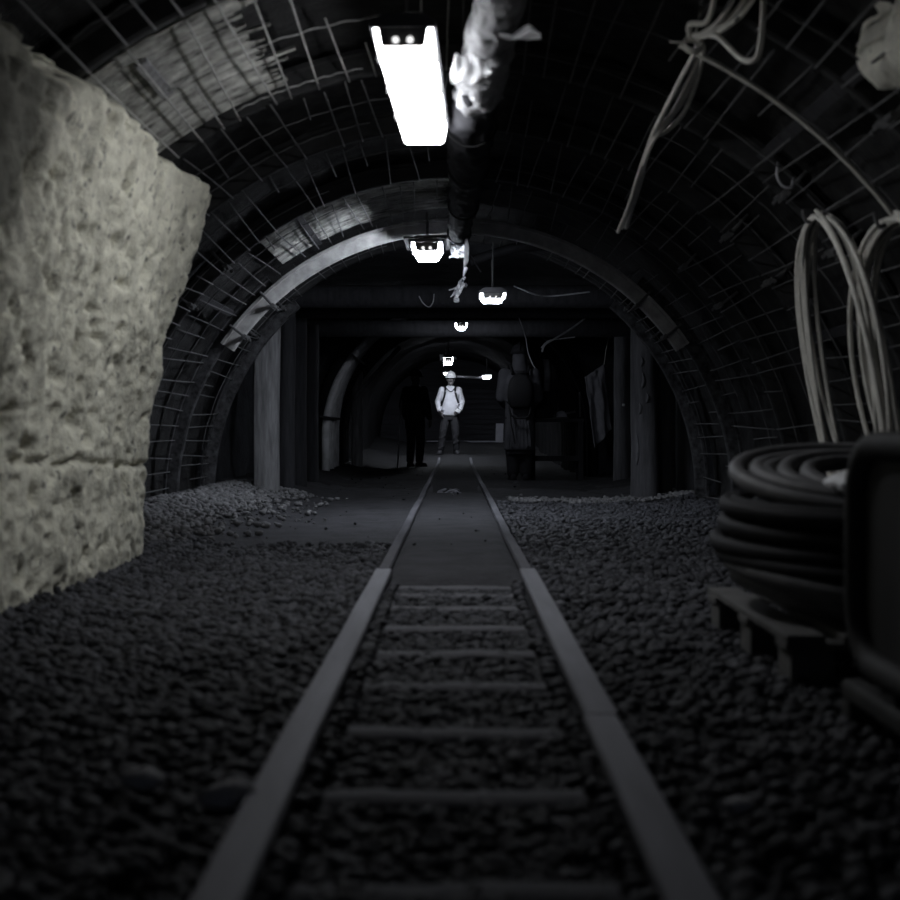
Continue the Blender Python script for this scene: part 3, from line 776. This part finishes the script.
def coil(hook, a, h, lean, n, r, label, seed):
    rn = random.Random(seed); mb = MB(); pts = []
    N = 44
    for t in range(n):
        aa = a*(1+rn.uniform(-.16, .12)); hh = h*(1+rn.uniform(-.10, .14)); ox = rn.uniform(-.05, .05); oy = rn.uniform(-.05, .05); tw = rn.uniform(-.25, .25)
        for k in range(N):
            ph = 2*PI*k/N
            v = (1-math.cos(ph))/2
            yy = aa*math.sin(ph)*(1-.25*v) + oy*v + tw*v*(1-v)
            pts.append(Vector((lean*v+ox*v+.014*math.sin(ph*2+t)-.012*(t-n/2)*.6, yy-.012*t*.3, -hh*v-.011*(t % 3))))
    # round off the joins between turns
    for _ in range(3): pts = [pts[0]]+[(pts[i-1]+pts[i]*2+pts[i+1])/4 for i in range(1, len(pts)-1)]+[pts[-1]]
    mb.tube(pts, r, 8)
    o = mb.build('cable_coil', M['cable'], None); o.location = hook
    return tag(o, label, 'cable coil')
def hook(loc, label):
    mb = MB(); mb.tube([Vector(p) for p in spline([(.14,0,.06),(.04,0,.02),(-.03,0,-.02),(-.05,0,.0),(-.055,0,.03)])], .008, 8)
    o = mb.build('wall_hook', M['wire'], None); o.location = loc; return tag(o, label, 'hook')
h1 = Vector((1.53, 5.45, P(0, 207, 5.75).z-.075)); h2 = Vector((1.61, 4.76, P(0, 206, 4.95).z-.07))
coil(h1, .56, 1.45, .27, 7, .0105, 'hanging grey cable coil on the right wall, farther in', 21)
coil(h2, .64, 1.18, .22, 10, .0105, 'hanging grey cable coil on the right wall at the picture edge', 34)
hook(h1+Vector((0,0,-.02)), 'iron hook holding the farther cable coil'); hook(h2+Vector((0,0,-.02)), 'iron hook holding the cable coil at the picture edge')

# ------------------------------------------------------------------ pallet with hose coils
e = empty('pallet', (1.32, 3.74, .0), 'wooden pallet on the coal under the heap of hoses', 'pallet')
fz = .015
for x in (-.42, 0, .42):
    for y in (-.44, 0, .44):
        mb = MB(); mb.box((x, y, fz+.045), (.11, .13, .085)); mb.build('block', M['pallet'], e, False, .004)
for y in (-.44, 0, .44):
    mb = MB(); mb.box((0, y, fz+.0985), (.97, .11, .02)); mb.build('stringer', M['pallet'], e, False, .003)
for q in range(7):
    mb = MB(); mb.box((-.435+.145*q, 0, fz+.1195), (.10, 1.0, .02)); mb.build('top_board', M['pallet'], e, False, .003)
def hose_coil(cx, cy, z0, R, r, layers, inner, tilt, material, label, seed):
    rn = random.Random(seed); pts = []; N = 56
    for L in range(layers):
        for j in range(inner if L in (layers-1, 0) else max(1, inner-1)):
            R0 = R*(1+rn.uniform(-.04, .015)) - j*2.1*r; ox, oy = rn.uniform(-.014, .014), rn.uniform(-.02, .02)
            tx, ty = tilt[0]+rn.uniform(-.02, .02), tilt[1]+rn.uniform(-.03, .03)
            for k in range(N):
                a = 2*PI*k/N
                x, y = R0*math.cos(a)+ox, R0*math.sin(a)*1.02+oy
                pts.append(Vector((x, y, r+L*1.86*r + x*tx + y*ty + rn.uniform(-.001, .001))))
    for _ in range(5): pts = [pts[0]]+[(pts[i-1]+pts[i]*2+pts[i+1])/4 for i in range(1, len(pts)-1)]+[pts[-1]]
    o = MB().tube(pts, r, 10).build('hose_coil', M[material], None); o.location = (cx, cy, z0)
    return tag(o, label, 'hose coil')
hose_coil(1.33, 3.76, .160, .52, .031, 2, 3, (-.08, .06), 'hose', 'grey lower hose coil lying on the pallet', 1)
hose_coil(1.33, 3.80, .262, .545, .026, 4, 3, (.0, .02), 'black', 'black hose coil in the middle of the heap on the pallet', 2)
hose_coil(1.30, 3.84, .490, .47, .026, 1, 5, (-.02, .17), 'hose', 'topmost hose coil, tilted up at the back', 3)
mb = MB()
rows = []
for i in range(13):
    row = []
    for k in range(13):
        u, v = i/12, k/12
        row.append(Vector((-.12+.27*u, -.08+.16*v, .035*math.sin(PI*min(1, u*4)/2)*min(1, 1.4-u*.3)+.012*fbm(u*4, v*4, 2))))
    rows.append(row)
o = mb.grid(rows).build('white_cloth', M['white'], None); o.location = (1.16, 3.50, .492); o.rotation_euler = (.03, .02, .05)
s = o.modifiers.new('solid', 'SOLIDIFY'); s.thickness = .03
tag(o, 'folded white cloth lying on the heap of hoses', 'cloth')

# ------------------------------------------------------------------ rounded machine at the right edge
e = empty('equipment_box', (.89, 2.40, .0), 'black rounded metal box on a skid at the right picture edge', 'equipment box')
def rrect(y0, y1, z0, z1, r, n=8):
    out = []
    for (cy, cz, a0) in [(y1-r, z1-r, 0), (y0+r, z1-r, 90), (y0+r, z0+r, 180), (y1-r, z0+r, 270)]:
        for k in range(n+1):
            a = math.radians(a0+90*k/n); out.append((cy+r*math.cos(a), cz+r*math.sin(a)))
    return out
rr_ = rrect(-.45, .44, .16, .63, .13)
mb = MB(); mb.tube([(0, y, z) for y, z in rr_], .030, 12, True); mb.build('rim', M['rim'], e)['label'] = 'dull grey rounded rim'
mb = MB(); inn = rrect(-.43, .42, .18, .61, .11)
mb.loft([[Vector((x, y*(.97 if x > .5 else 1), z)) for y, z in inn] for x in (.005, .03, .5, .53)]); mb.build('body', M['machine'], e, 'auto')
mb = MB(); mb.tube([(.52, y, z) for y, z in rr_], .030, 12, True); mb.build('rim', M['rim'], e)
for x in (0, .52):
    mb = MB(); mb.box((x, 0, .085), (.055, .96, .045)); mb.build('skid_rail', M['rim'], e, False, .012)
    for y in (-.40, .45):
        mb = MB(); mb.box((x, y, .03), (.05, .06, .10)); mb.build('foot', M['rim'], e, False, .006)
    for y in (-.2, .2):
        mb = MB(); mb.box((x, y, .125), (.03, .08, .05)); mb.build('spacer', M['machine'], e, False, .004)

# ------------------------------------------------------------------ people
def remesh(o, vox, it=2):
    m = o.modifiers.new('remesh', 'REMESH'); m.mode = 'VOXEL'; m.voxel_size = vox; m.use_smooth_shade = True
    if it: s = o.modifiers.new('smooth', 'SMOOTH'); s.iterations = it; s.factor = .5
def hand(mb, wrist, d, palm_n, side, L=.18, curl=.35):
    """five-fingered hand from the wrist along d; palm_n is the palm's facing, side the thumb's direction"""
    d = Vector(d).normalized(); pn = Vector(palm_n).normalized(); sd = Vector(side).normalized(); w_ = Vector(wrist)
    for q in (-.5, -.15, .2, .5):
        mb.limb([(w_+sd*q*.035, .017), (w_+d*L*.5+sd*q*.075, .0155)], 8)
    for q, ln in ((.5, .42), (.17, .50), (-.17, .46), (-.5, .36)):
        b = w_+d*L*.5+sd*q*.075; v = d; pts = [(b, .0105)]
        for k, fr in enumerate((.45, .32, .23)):
            v = (v+pn*curl*(k+.6)*.6).normalized(); b = b+v*L*ln*fr*1.1; pts.append((b, .0098-.0012*k))
        mb.limb(pts, 8)
    b = w_+d*L*.16+sd*.035
    mb.limb([(b, .015), (b+(d*.5+sd*.75)*.045, .013), (b+(d*.8+sd*.6+pn*.4)*.085, .0105)], 8)
def head(mb, c, face=-1, tilt=0):
    """head centred at c, facing along y*face"""
    c = Vector(c); f = face
    mb.ball(c+Vector((0, -.01*f, .02)), (.076, .096, .105), 18, 14)
    mb.ball(c+Vector((0, .03*f, -.055)), (.058, .062, .068), 14, 10)
    mb.ball(c+Vector((0, .072*f, -.092)), (.026, .022, .022), 10, 8)          # chin
    mb.limb([(c+Vector((0, .088*f, .022)), .010), (c+Vector((0, .110*f, -.022)), .0145)], 8)   # nose
    for s in (-1, 1):
        mb.ball(c+Vector((s*.013, .098*f, -.024)), (.009, .010, .008), 8, 6)
        mb.ball(c+Vector((s*.078, -.008*f, .0)), (.012, .022, .034), 10, 8)     # ears
        mb.ball(c+Vector((s*.034, .076*f, -.012)), (.024, .018, .020), 10, 8)    # cheeks
        mb.limb([(c+Vector((s*.012, .090*f, .038)), .010), (c+Vector((s*.050, .075*f, .040)), .009)], 8)  # brow
    mb.limb([(c+Vector((-.020, .086*f, -.055)), .008), (c+Vector((.020, .086*f, -.055)), .008)], 8)  # lips
    mb.limb([(c+Vector((-.016, .082*f, -.069)), .008), (c+Vector((.016, .082*f, -.069)), .008)], 8)
def torso_rings(prof, n=24):
    return [[Vector((cx+rx*math.cos(2*PI*k/n), cy+ry*math.sin(2*PI*k/n), z)) for k in range(n)] for z, cx, cy, rx, ry in prof]
def helmet(parent, c, face=-1, material='helmet'):
    c = Vector(c); mb = MB(); n = 24; rings = []
    for i in range(9):
        th = PI/2*i/8; rr = math.cos(th); z = math.sin(th)
        rr = max(rr, .02)
        rings.append([c+Vector((.112*rr*math.cos(2*PI*k/n), .132*rr*math.sin(2*PI*k/n), .125*z)) for k in range(n)])
    mb.loft(rings)
    o = mb.build('helmet', M[material], parent)
    mb = MB(); inner = []; outer = []
    for k in range(n):
        a = 2*PI*k/n; fr = max(0, math.sin(a)*face); ext = .006+.040*fr
        inner.append(c+Vector((.108*math.cos(a), .128*math.sin(a), .004))); outer.append(c+Vector(((.112+ext)*math.cos(a), (.132+ext)*math.sin(a), -.008-.012*fr)))
    mb.loft([inner, outer, [v+Vector((0,0,-.008)) for v in outer], [v+Vector((0,0,-.010)) for v in inner]], True)
    b = mb.build('brim', M[material], o)
    mb = MB(); mb.tube([c+Vector((0, .13*face*math.cos(t), .02+.118*math.sin(t))) for t in np.linspace(.05, PI-.05, 14)], .009, 8); mb.build('ridge', M[material], o)
    return o
def boot(parent, ankle, direction, name='boot', material='boots'):
    a = Vector(ankle); d = Vector(direction).normalized(); mb = MB(); z0 = a.z-.09
    mb.limb([(a+Vector((0,0,.09)), .052), (a, .05)]); 
    mb.limb([(Vector((a.x, a.y, z0+.045))-d*.045, .045), (Vector((a.x, a.y, z0+.045))+d*.06, .045), (Vector((a.x, a.y, z0+.036))+d*.15, .036)])
    mb.box(Vector((a.x, a.y, z0+.010))+d*.05, (.085, .26, .020), Matrix.Rotation(math.atan2(d.x, -d.y) , 3, 'Z'))
    o = mb.build(name, M[material], parent); remesh(o, .012, 3); return o

# --- the man in the white helmet, facing the camera
mx, my = (450.3-VX)/F*27.5, 27.5
mz = floor_z(mx, my)+.0
mz = floor_z(mx, my)-.004
man = empty('person', (mx, my, mz), 'person in a pale shirt and white helmet standing at the end of the track', 'person')
HC = (.01, -.02, 1.60)
LA, RA = (-.205, -.03, .10), (.125, .0, .10)         # ankles (picture left, picture right)
LK, RK = (-.155, -.05, .48), (.115, -.04, .48)
LW, RW = (-.235, -.10, .93), (.215, -.14, .945)
LE, RE = (-.272, .04, 1.13), (.258, .04, 1.13)
mb = MB(); head(mb, HC)
mb.limb([((.0, .01, 1.53), .052), ((0, .02, 1.40), .062)])
mb.loft(torso_rings([(.82,-.01,0,.14,.10),(.95,-.01,0,.155,.11),(1.1,0,0,.145,.10),(1.3,0,.01,.17,.11),(1.40,0,.015,.15,.09),(1.45,0,.02,.07,.06)]))
for S, E, W in (((-.18, .01, 1.39), LE, LW), ((.18, .01, 1.39), RE, RW)):
    mb.limb([(S, .055), (E, .042), (W, .030)])
for H_, K_, A_ in (((-.085, 0, .86), LK, LA), ((.075, 0, .86), RK, RA)): mb.limb([(H_, .085), (K_, .055), (A_, .040)])
hand(mb, LW, (.45, -.25, -.85), (.6, .7, 0), (.2, -.9, .2), .17, .3)
hand(mb, RW, (-.75, -.35, -.35), (-.1, .8, -.5), (-.2, -.4, .9), .17, .6)
o = mb.build('body', M['skin'], man); remesh(o, .008, 2)
mb = MB()
mb.loft(torso_rings([(.835,-.01,-.01,.168,.128),(.90,-.01,-.015,.180,.140),(1.0,-.005,-.02,.182,.145),(1.12,0,-.015,.180,.138),(1.28,0,.0,.198,.135),(1.37,0,.01,.190,.118),(1.42,0,.015,.14,.095),(1.465,0,.02,.075,.072)]))
for S, E, W in (((-.175, .01, 1.375), LE, LW), ((.175, .01, 1.375), RE, RW)):
    W2 = Vector(E).lerp(Vector(W), .90); mb.limb([(S, .078), (Vector(S).lerp(Vector(E), .5), .066), (E, .059), (Vector(E).lerp(Vector(W), .5), .054), (W2, .045)])
rq = random.Random(2)
for q in range(16):                                  # folds
    y = -.135; z = .86+.5*rq.random(); x = rq.uniform(-.15, .15)
    mb.limb([((x-.05, y+.02*rq.random(), z), .010), ((x+.05, y+.012, z+rq.uniform(-.05,.05)), .012)], 6)
o = mb.build('shirt', M['shirt'], man); remesh(o, .012, 3)
for s in (-1, 1):                                     # pointed collar
    mb = MB(); mb.grid([[Vector((s*(.012+.055*u), -.085+.07*u-.01*(v < .5)+.01*v, 1.475-.055*v-.03*u*v-.02*(1-u)*0)) for v in (0, .5, 1)] for u in (0, .4, .8, 1)])
    c_ = mb.build('collar', M['shirt'], man); sd_ = c_.modifiers.new('solid', 'SOLIDIFY'); sd_.thickness = .008
mb = MB()
mb.loft(torso_rings([(.74,-.01,0,.150,.115),(.80,-.01,0,.163,.122),(.88,-.01,0,.160,.118),(.92,-.01,0,.150,.11)]))
for H_, K_, A_ in (((-.088, 0, .82), LK, LA), ((.080, 0, .82), RK, RA)):
    A2 = Vector(K_).lerp(Vector(A_), .93); mb.limb([(H_, .105), (Vector(H_).lerp(Vector(K_), .5), .094), (K_, .082), (Vector(K_).lerp(A2, .5), .078), (A2, .076)])
    for q in range(7):
        t = rq.random(); p_ = Vector(K_).lerp(A2, t) if q > 2 else Vector(H_).lerp(Vector(K_), t)
        mb.limb([(p_+Vector((-.06, -.075, -.03)), .010), (p_+Vector((.06, -.078, .03)), .010)], 6)
o = mb.build('trousers', M['trousers'], man); remesh(o, .012, 3)
boot(man, LA, (-.25, -1, 0)); boot(man, RA, (.3, -1, 0))
helmet(man, Vector(HC)+Vector((0, .005, .062)), -1)
# dark straps of a bag over both shoulders
for s in (-1, 1):
    mb = MB(); pts = spline([(s*.10, .10, 1.40), (s*.115, .02, 1.475), (s*.105, -.10, 1.38), (s*.125, -.150, 1.25), (s*.175, -.125, 1.10), (s*.195, -.02, 1.03)], 6)
    rings = [[p+Vector((-.022, -.006, 0)), p+Vector((.022, -.006, 0)), p+Vector((.022, .006, 0)), p+Vector((-.022, .006, 0))] for p in pts]
    mb.loft(rings); mb.build('bag_strap', M['strap'], man, False)
mb = MB(); mb.tube(spline([(-.085, -.115, 1.42), (-.03, -.135, 1.36), (.03, -.14, 1.345), (.09, -.115, 1.41)], 6), .010, 8); mb.build('neck_strap', M['strap'], man)
# moustache
mb = MB(); mb.limb([(Vector(HC)+Vector((-.028, -.094, -.046)), .006), (Vector(HC)+Vector((0, -.104, -.038)), .008), (Vector(HC)+Vector((.028, -.094, -.046)), .006)], 8); mb.build('moustache', M['strap'], man)
mb = MB(); mb.box((0,0,0), (.10, .05, .075)); o = mb.build('lamp_unit', M['white'], None, False, .012); o.location = (mx+.165, my-.21, mz+.935); o.rotation_euler = (.2, .5, .3)
tag(o, 'small white object held in the hand of the person in the white helmet', 'hand lamp')

# --- the dark figure left of the track
def figure(name, x, y, rz, label, h, material, hm):
    z = floor_z(x, y); e = empty(name, (x, y, z), label, 'person', None, rz); k = h/1.75
    return e, k
e, k = figure('person', -.72, 23.3, math.radians(150), 'person in dark clothing standing left of the track, turned away', 1.75, 'darkcloth', None)
mb = MB(); head(mb, (0, -.02, 1.60))
mb.limb([((0, .01, 1.53), .052), ((0, .02, 1.40), .062)])
mb.loft(torso_rings([(.82,0,0,.14,.10),(1.1,0,0,.145,.10),(1.3,0,.01,.17,.11),(1.42,0,.015,.10,.08)]))
AR = [((-.18,.01,1.39), (-.27,.03,1.12), (-.24,-.10,.88)), ((.18,.01,1.39), (.27,.02,1.12), (.25,-.09,.88))]
for S, E, W in AR: mb.limb([(S,.055),(E,.042),(W,.03)])
hand(mb, AR[0][2], (0, -.25, -1), (1, 0, 0), (0, -1, .1)); hand(mb, AR[1][2], (0, -.25, -1), (-1, 0, 0), (0, -1, .1))
for s in (-1, 1): mb.limb([((s*.085,0,.86),.085), ((s*.10,-.02,.48),.055), ((s*.10,.02,.10),.04)])
o = mb.build('body', M['skin'], e); remesh(o, .009, 2)
mb = MB(); mb.loft(torso_rings([(.70,0,0,.20,.15),(.9,0,0,.185,.145),(1.12,0,0,.175,.135),(1.28,0,0,.195,.135),(1.38,0,.01,.185,.118),(1.43,0,.015,.13,.095),(1.48,0,.02,.08,.075)]))
for S, E, W in AR: mb.limb([(S,.085),(E,.068),(Vector(E).lerp(Vector(W),.92),.052)])
o = mb.build('jacket', M['darkcloth'], e); remesh(o, .014, 3)
mb = MB(); mb.loft(torso_rings([(.70,0,0,.15,.115),(.9,0,0,.155,.115)]))
for s in (-1, 1): mb.limb([((s*.088,0,.82),.105), ((s*.10,-.02,.48),.082), ((s*.10,.015,.13),.072)])
o = mb.build('trousers', M['darkcloth'], e); remesh(o, .014, 3)
boot(e, (-.10,.02,.10), (-.2,-1,0), material='darkcloth'); boot(e, (.10,.02,.10), (.2,-1,0), material='darkcloth')
helmet(e, (0,-.015,1.665), -1, 'darkcloth')
stick(P(397.5, 468, 22.9), P(401.5, 400, 22.9), .014, 'walking_stick', M['metal'], 'thin pale stick standing beside the dark person on the left', 'stick')

# --- the person in a grey coat seen from behind
px_, py_ = (519.5-VX)/F*16.7, 16.7
e, k = figure('person', px_, py_, 0, 'person in a long grey coat with a black backpack, seen from behind', 1.75, None, None)
mb = MB(); head(mb, (0, .03, 1.60), 1)
mb.limb([((0, .0, 1.53), .052), ((0, -.01, 1.40), .062)])
mb.loft(torso_rings([(.82,0,0,.14,.10),(1.1,0,0,.145,.10),(1.3,0,0,.17,.11),(1.42,0,0,.10,.08)]))
AR = [((-.19,0,1.38), (-.24,.02,1.08), (-.17,.22,.98)), ((.19,0,1.38), (.24,.02,1.08), (.17,.22,.98))]
for S, E, W in AR: mb.limb([(S,.055),(E,.042),(W,.03)])
hand(mb, AR[0][2], (.5,.8,.1), (0,.2,-1), (.7,-.1,.7)); hand(mb, AR[1][2], (-.5,.8,.1), (0,.2,-1), (-.7,-.1,.7))
for s in (-1, 1): mb.limb([((s*.085,0,.86),.085), ((s*.09,.02,.48),.055), ((s*.09,0,.10),.04)])
o = mb.build('body', M['skin'], e); remesh(o, .009, 2)
mb = MB(); mb.loft(torso_rings([(.40,.0,0,.205,.155),(.56,0,0,.200,.15),(.85,0,0,.188,.14),(1.05,0,0,.182,.135),(1.25,0,0,.205,.135),(1.36,0,0,.195,.118),(1.42,0,0,.14,.095),(1.49,0,0,.08,.078)]))
for S, E, W in AR: mb.limb([(S,.088),(E,.072),(Vector(E).lerp(Vector(W),.9),.055)])
for q in range(7): mb.limb([((-.16+.05*q,-.15,.44), .014), ((-.13+.04*q,-.145,.85), .006)], 6)
o = mb.build('coat', M['coat'], e); remesh(o, .013, 3)
mb = MB(); mb.loft(torso_rings([(.34,0,0,.185,.13),(.7,0,0,.165,.12),(.9,0,0,.155,.115)]))
for s in (-1, 1): mb.limb([((s*.088,0,.82),.105), ((s*.095,.02,.44),.092), ((s*.085,.0,.11),.080)])
o = mb.build('trousers', M['darkcloth'], e); remesh(o, .014, 3)
boot(e, (-.085,0,.10), (-.15,1,0), material='darkcloth'); boot(e, (.085,0,.10), (.15,1,0), material='darkcloth')
helmet(e, (0, .02, 1.66), 1, 'darkcloth')
mb = MB(); mb.loft(torso_rings([(1.38,0,-.01,.15,.115),(1.46,0,0,.108,.11),(1.54,0,.01,.092,.108),(1.66,0,.012,.090,.112)])); o = mb.build('hood', M['coat'], e)
bp_ = empty('backpack', (px_, py_-.20, floor_z(px_, py_)+.94), 'black backpack worn by the person in the grey coat', 'backpack')
mb = MB(); rings = []
for i in range(15):
    t = i/14; z = .48*t; q = math.sin(PI*min(1, .12+t*.95)) ** .35 if t < 1 else .5
    rings.append([Vector((.168*q*math.copysign(abs(math.cos(a))**.6, math.cos(a)), .085*q*math.copysign(abs(math.sin(a))**.6, math.sin(a))-.02*math.sin(PI*t), z)) for a in [2*PI*j/24 for j in range(24)]])
mb.loft(rings).build('bag', M['strap'], bp_)
mb = MB(); mb.tube(spline([(-.14,0,.08),(-.135,-.05,-.05),(-.09,-.06,-.115),(0,-.065,-.13),(.09,-.06,-.115),(.125,-.05,-.05),(.13,0,.08)], 8), .013, 8); mb.build('waist_strap', M['strap'], bp_)
mb = MB(); mb.tube(spline([(-.13,-.02,-.03),(-.12,-.055,-.2),(-.085,-.055,-.36),(-.07,-.05,-.46)], 8), .009, 8); mb.build('loose_strap', M['strap'], bp_)
for s in (-1, 1):
    mb = MB(); mb.tube(spline([(s*.10,.04,.44),(s*.12,.14,.54),(s*.13,.26,.50),(s*.15,.34,.36),(s*.17,.22,.12),(s*.12,.05,.06)], 8), .018, 8); mb.build('shoulder_strap', M['strap'], bp_)

# ------------------------------------------------------------------ things hanging and standing on the right
def draped(name, corners, d, material, label, cat, seed, fold=.05):
    """cloth hung between four photographed corners: top left, top right, bottom right, bottom left"""
    tl, tr, br, bl = [P(x, y, d) for x, y in corners]; rows = []; n = 24
    for i in range(n+1):
        v = i/n; a = tl.lerp(bl, v); b = tr.lerp(br, v)
        rows.append([a.lerp(b, k/n)+Vector((0, -fold*v*math.sin(k/n*9+seed+v*2)-.03*fbm(k*.2+seed, i*.2), 0)) for k in range(n+1)])
    o = MB().grid(rows).build(name, M[material], None, True, origin=tl); s = o.modifiers.new('solid', 'SOLIDIFY'); s.thickness = .012
    return tag(o, label, cat)
draped('hanging_sheet', [(585,377),(604,364),(611.5,429),(595,448)], 16.9, 'sheet', 'pale sheet hanging from one corner beside the deepest right post', 'sheet', 1)
cable([P(604,365,16.9), P(606,350,16.95), P(610,331,17.0), P(612,312,16.6)], .005, 'cord from which the pale sheet hangs', name='cord', cat='cord')
# dark coat on a hook
cx_ = P(541, 356, 17.2)
e = empty('hanging_coat', (cx_.x, cx_.y, cx_.z-.85), 'dark jacket hanging right of the person in the grey coat', 'jacket')
mb = MB(); mb.loft(torso_rings([(.02,0,0,.165,.085),(.3,0,0,.155,.085),(.6,0,0,.165,.085),(.72,0,0,.15,.075),(.80,0,0,.08,.06),(.84,0,0,.05,.05)]))
for s in (-1, 1): mb.limb([((s*.14,0,.70),.060), ((s*.18,.0,.40),.052), ((s*.175,-.01,.12),.046)])
o = mb.build('shell', M['darkcloth'], e); remesh(o, .014, 3)
mb = MB(); mb.grid([[Vector((.02+.085*u+.02*(1-abs(2*v-1)), -.098-.01*math.sin(u*3+v*2), .80-.42*v)) for u in (0, .33, .66, 1)] for v in np.linspace(0, 1, 8)])
o = mb.build('lapel', M['sheet'], e); s = o.modifiers.new('solid', 'SOLIDIFY'); s.thickness = .012; o['label'] = 'pale lining of the lapel'  # light on the lapel is put into its pale colour
mb = MB(); mb.tube(spline([(0,0,.82),(0,0,.88),(.02,.02,.95),(.05,.1,1.02)], 6), .006, 6); mb.build('hanger_loop', M['wire'], e)
# workbench
bz = P(0, 419, 17.3).z
e = empty('workbench', (1.36, 17.35, floor_z(1.36, 17.35)), 'dark bench beyond the grey coat carrying a few tools', 'bench')
zt = bz-floor_z(1.36, 17.35)
mb = MB(); mb.box((0,0,zt-.02), (.72, .45, .04)); mb.build('bench_top', M['wood_dark'], e, False, .004)
for x in (-.32, .32):
    for y in (-.19, .19):
        mb = MB(); mb.box((x, y, (zt-.04)/2), (.06, .06, zt-.04)); mb.build('leg', M['wood_dark'], e, False, .004)
mb = MB(); mb.box((0, -.19, .3), (.58, .03, .07)); mb.build('rail_bar', M['wood_dark'], e, False, .004)
def lump(name, p, r, material, label, cat, seed):
    mb = MB(); mb.ball((0,0,0), r, 18, 12); mb.v = [tuple(Vector(v)*(1+.4*fbm(v[0]*12+seed, v[1]*12, v[2]*12))) for v in mb.v]
    o = mb.build(name, M[material], None); o.location = p; return tag(o, label, cat)
lump('crumpled_rag', (1.43, 17.28, bz+.05), (.07, .06, .06), 'board', 'crumpled pale rag lying on the bench', 'rag', 3)
stick((1.08, 17.18, bz+.012), (1.52, 17.22, bz+.012), .012, 'iron_bar', M['hose'], 'thin iron bar along the near edge of the bench', 'bar')
stick((1.20, 17.40, bz+.015), (1.62, 17.33, bz+.10), .012, 'iron_bar', M['hose'], 'thin iron bar sticking up across the back of the bench', 'bar')
mb = MB(); mb.box((0,0,.02), (.10, .05, .04)); mb.box((-.03,0,.06), (.03, .05, .05)); mb.box((.035,0,.055), (.025, .05, .035)); mb.tube([(-.08,0,.04),(.09,0,.04)], .009, 8); mb.tube([(-.08,-.05,.04),(-.08,.05,.04)], .006, 6)
o = mb.build('bench_vise', M['metal'], None, False, .003); o.location = (1.12, 17.3, bz); tag(o, 'small metal vise at the left end of the bench', 'vise')
stick(P(579.5, 392, 17.5), P(580, 417, 17.5), .012, 'iron_bar', M['hose'], 'upright iron bar just left of the hanging sheet', 'bar')
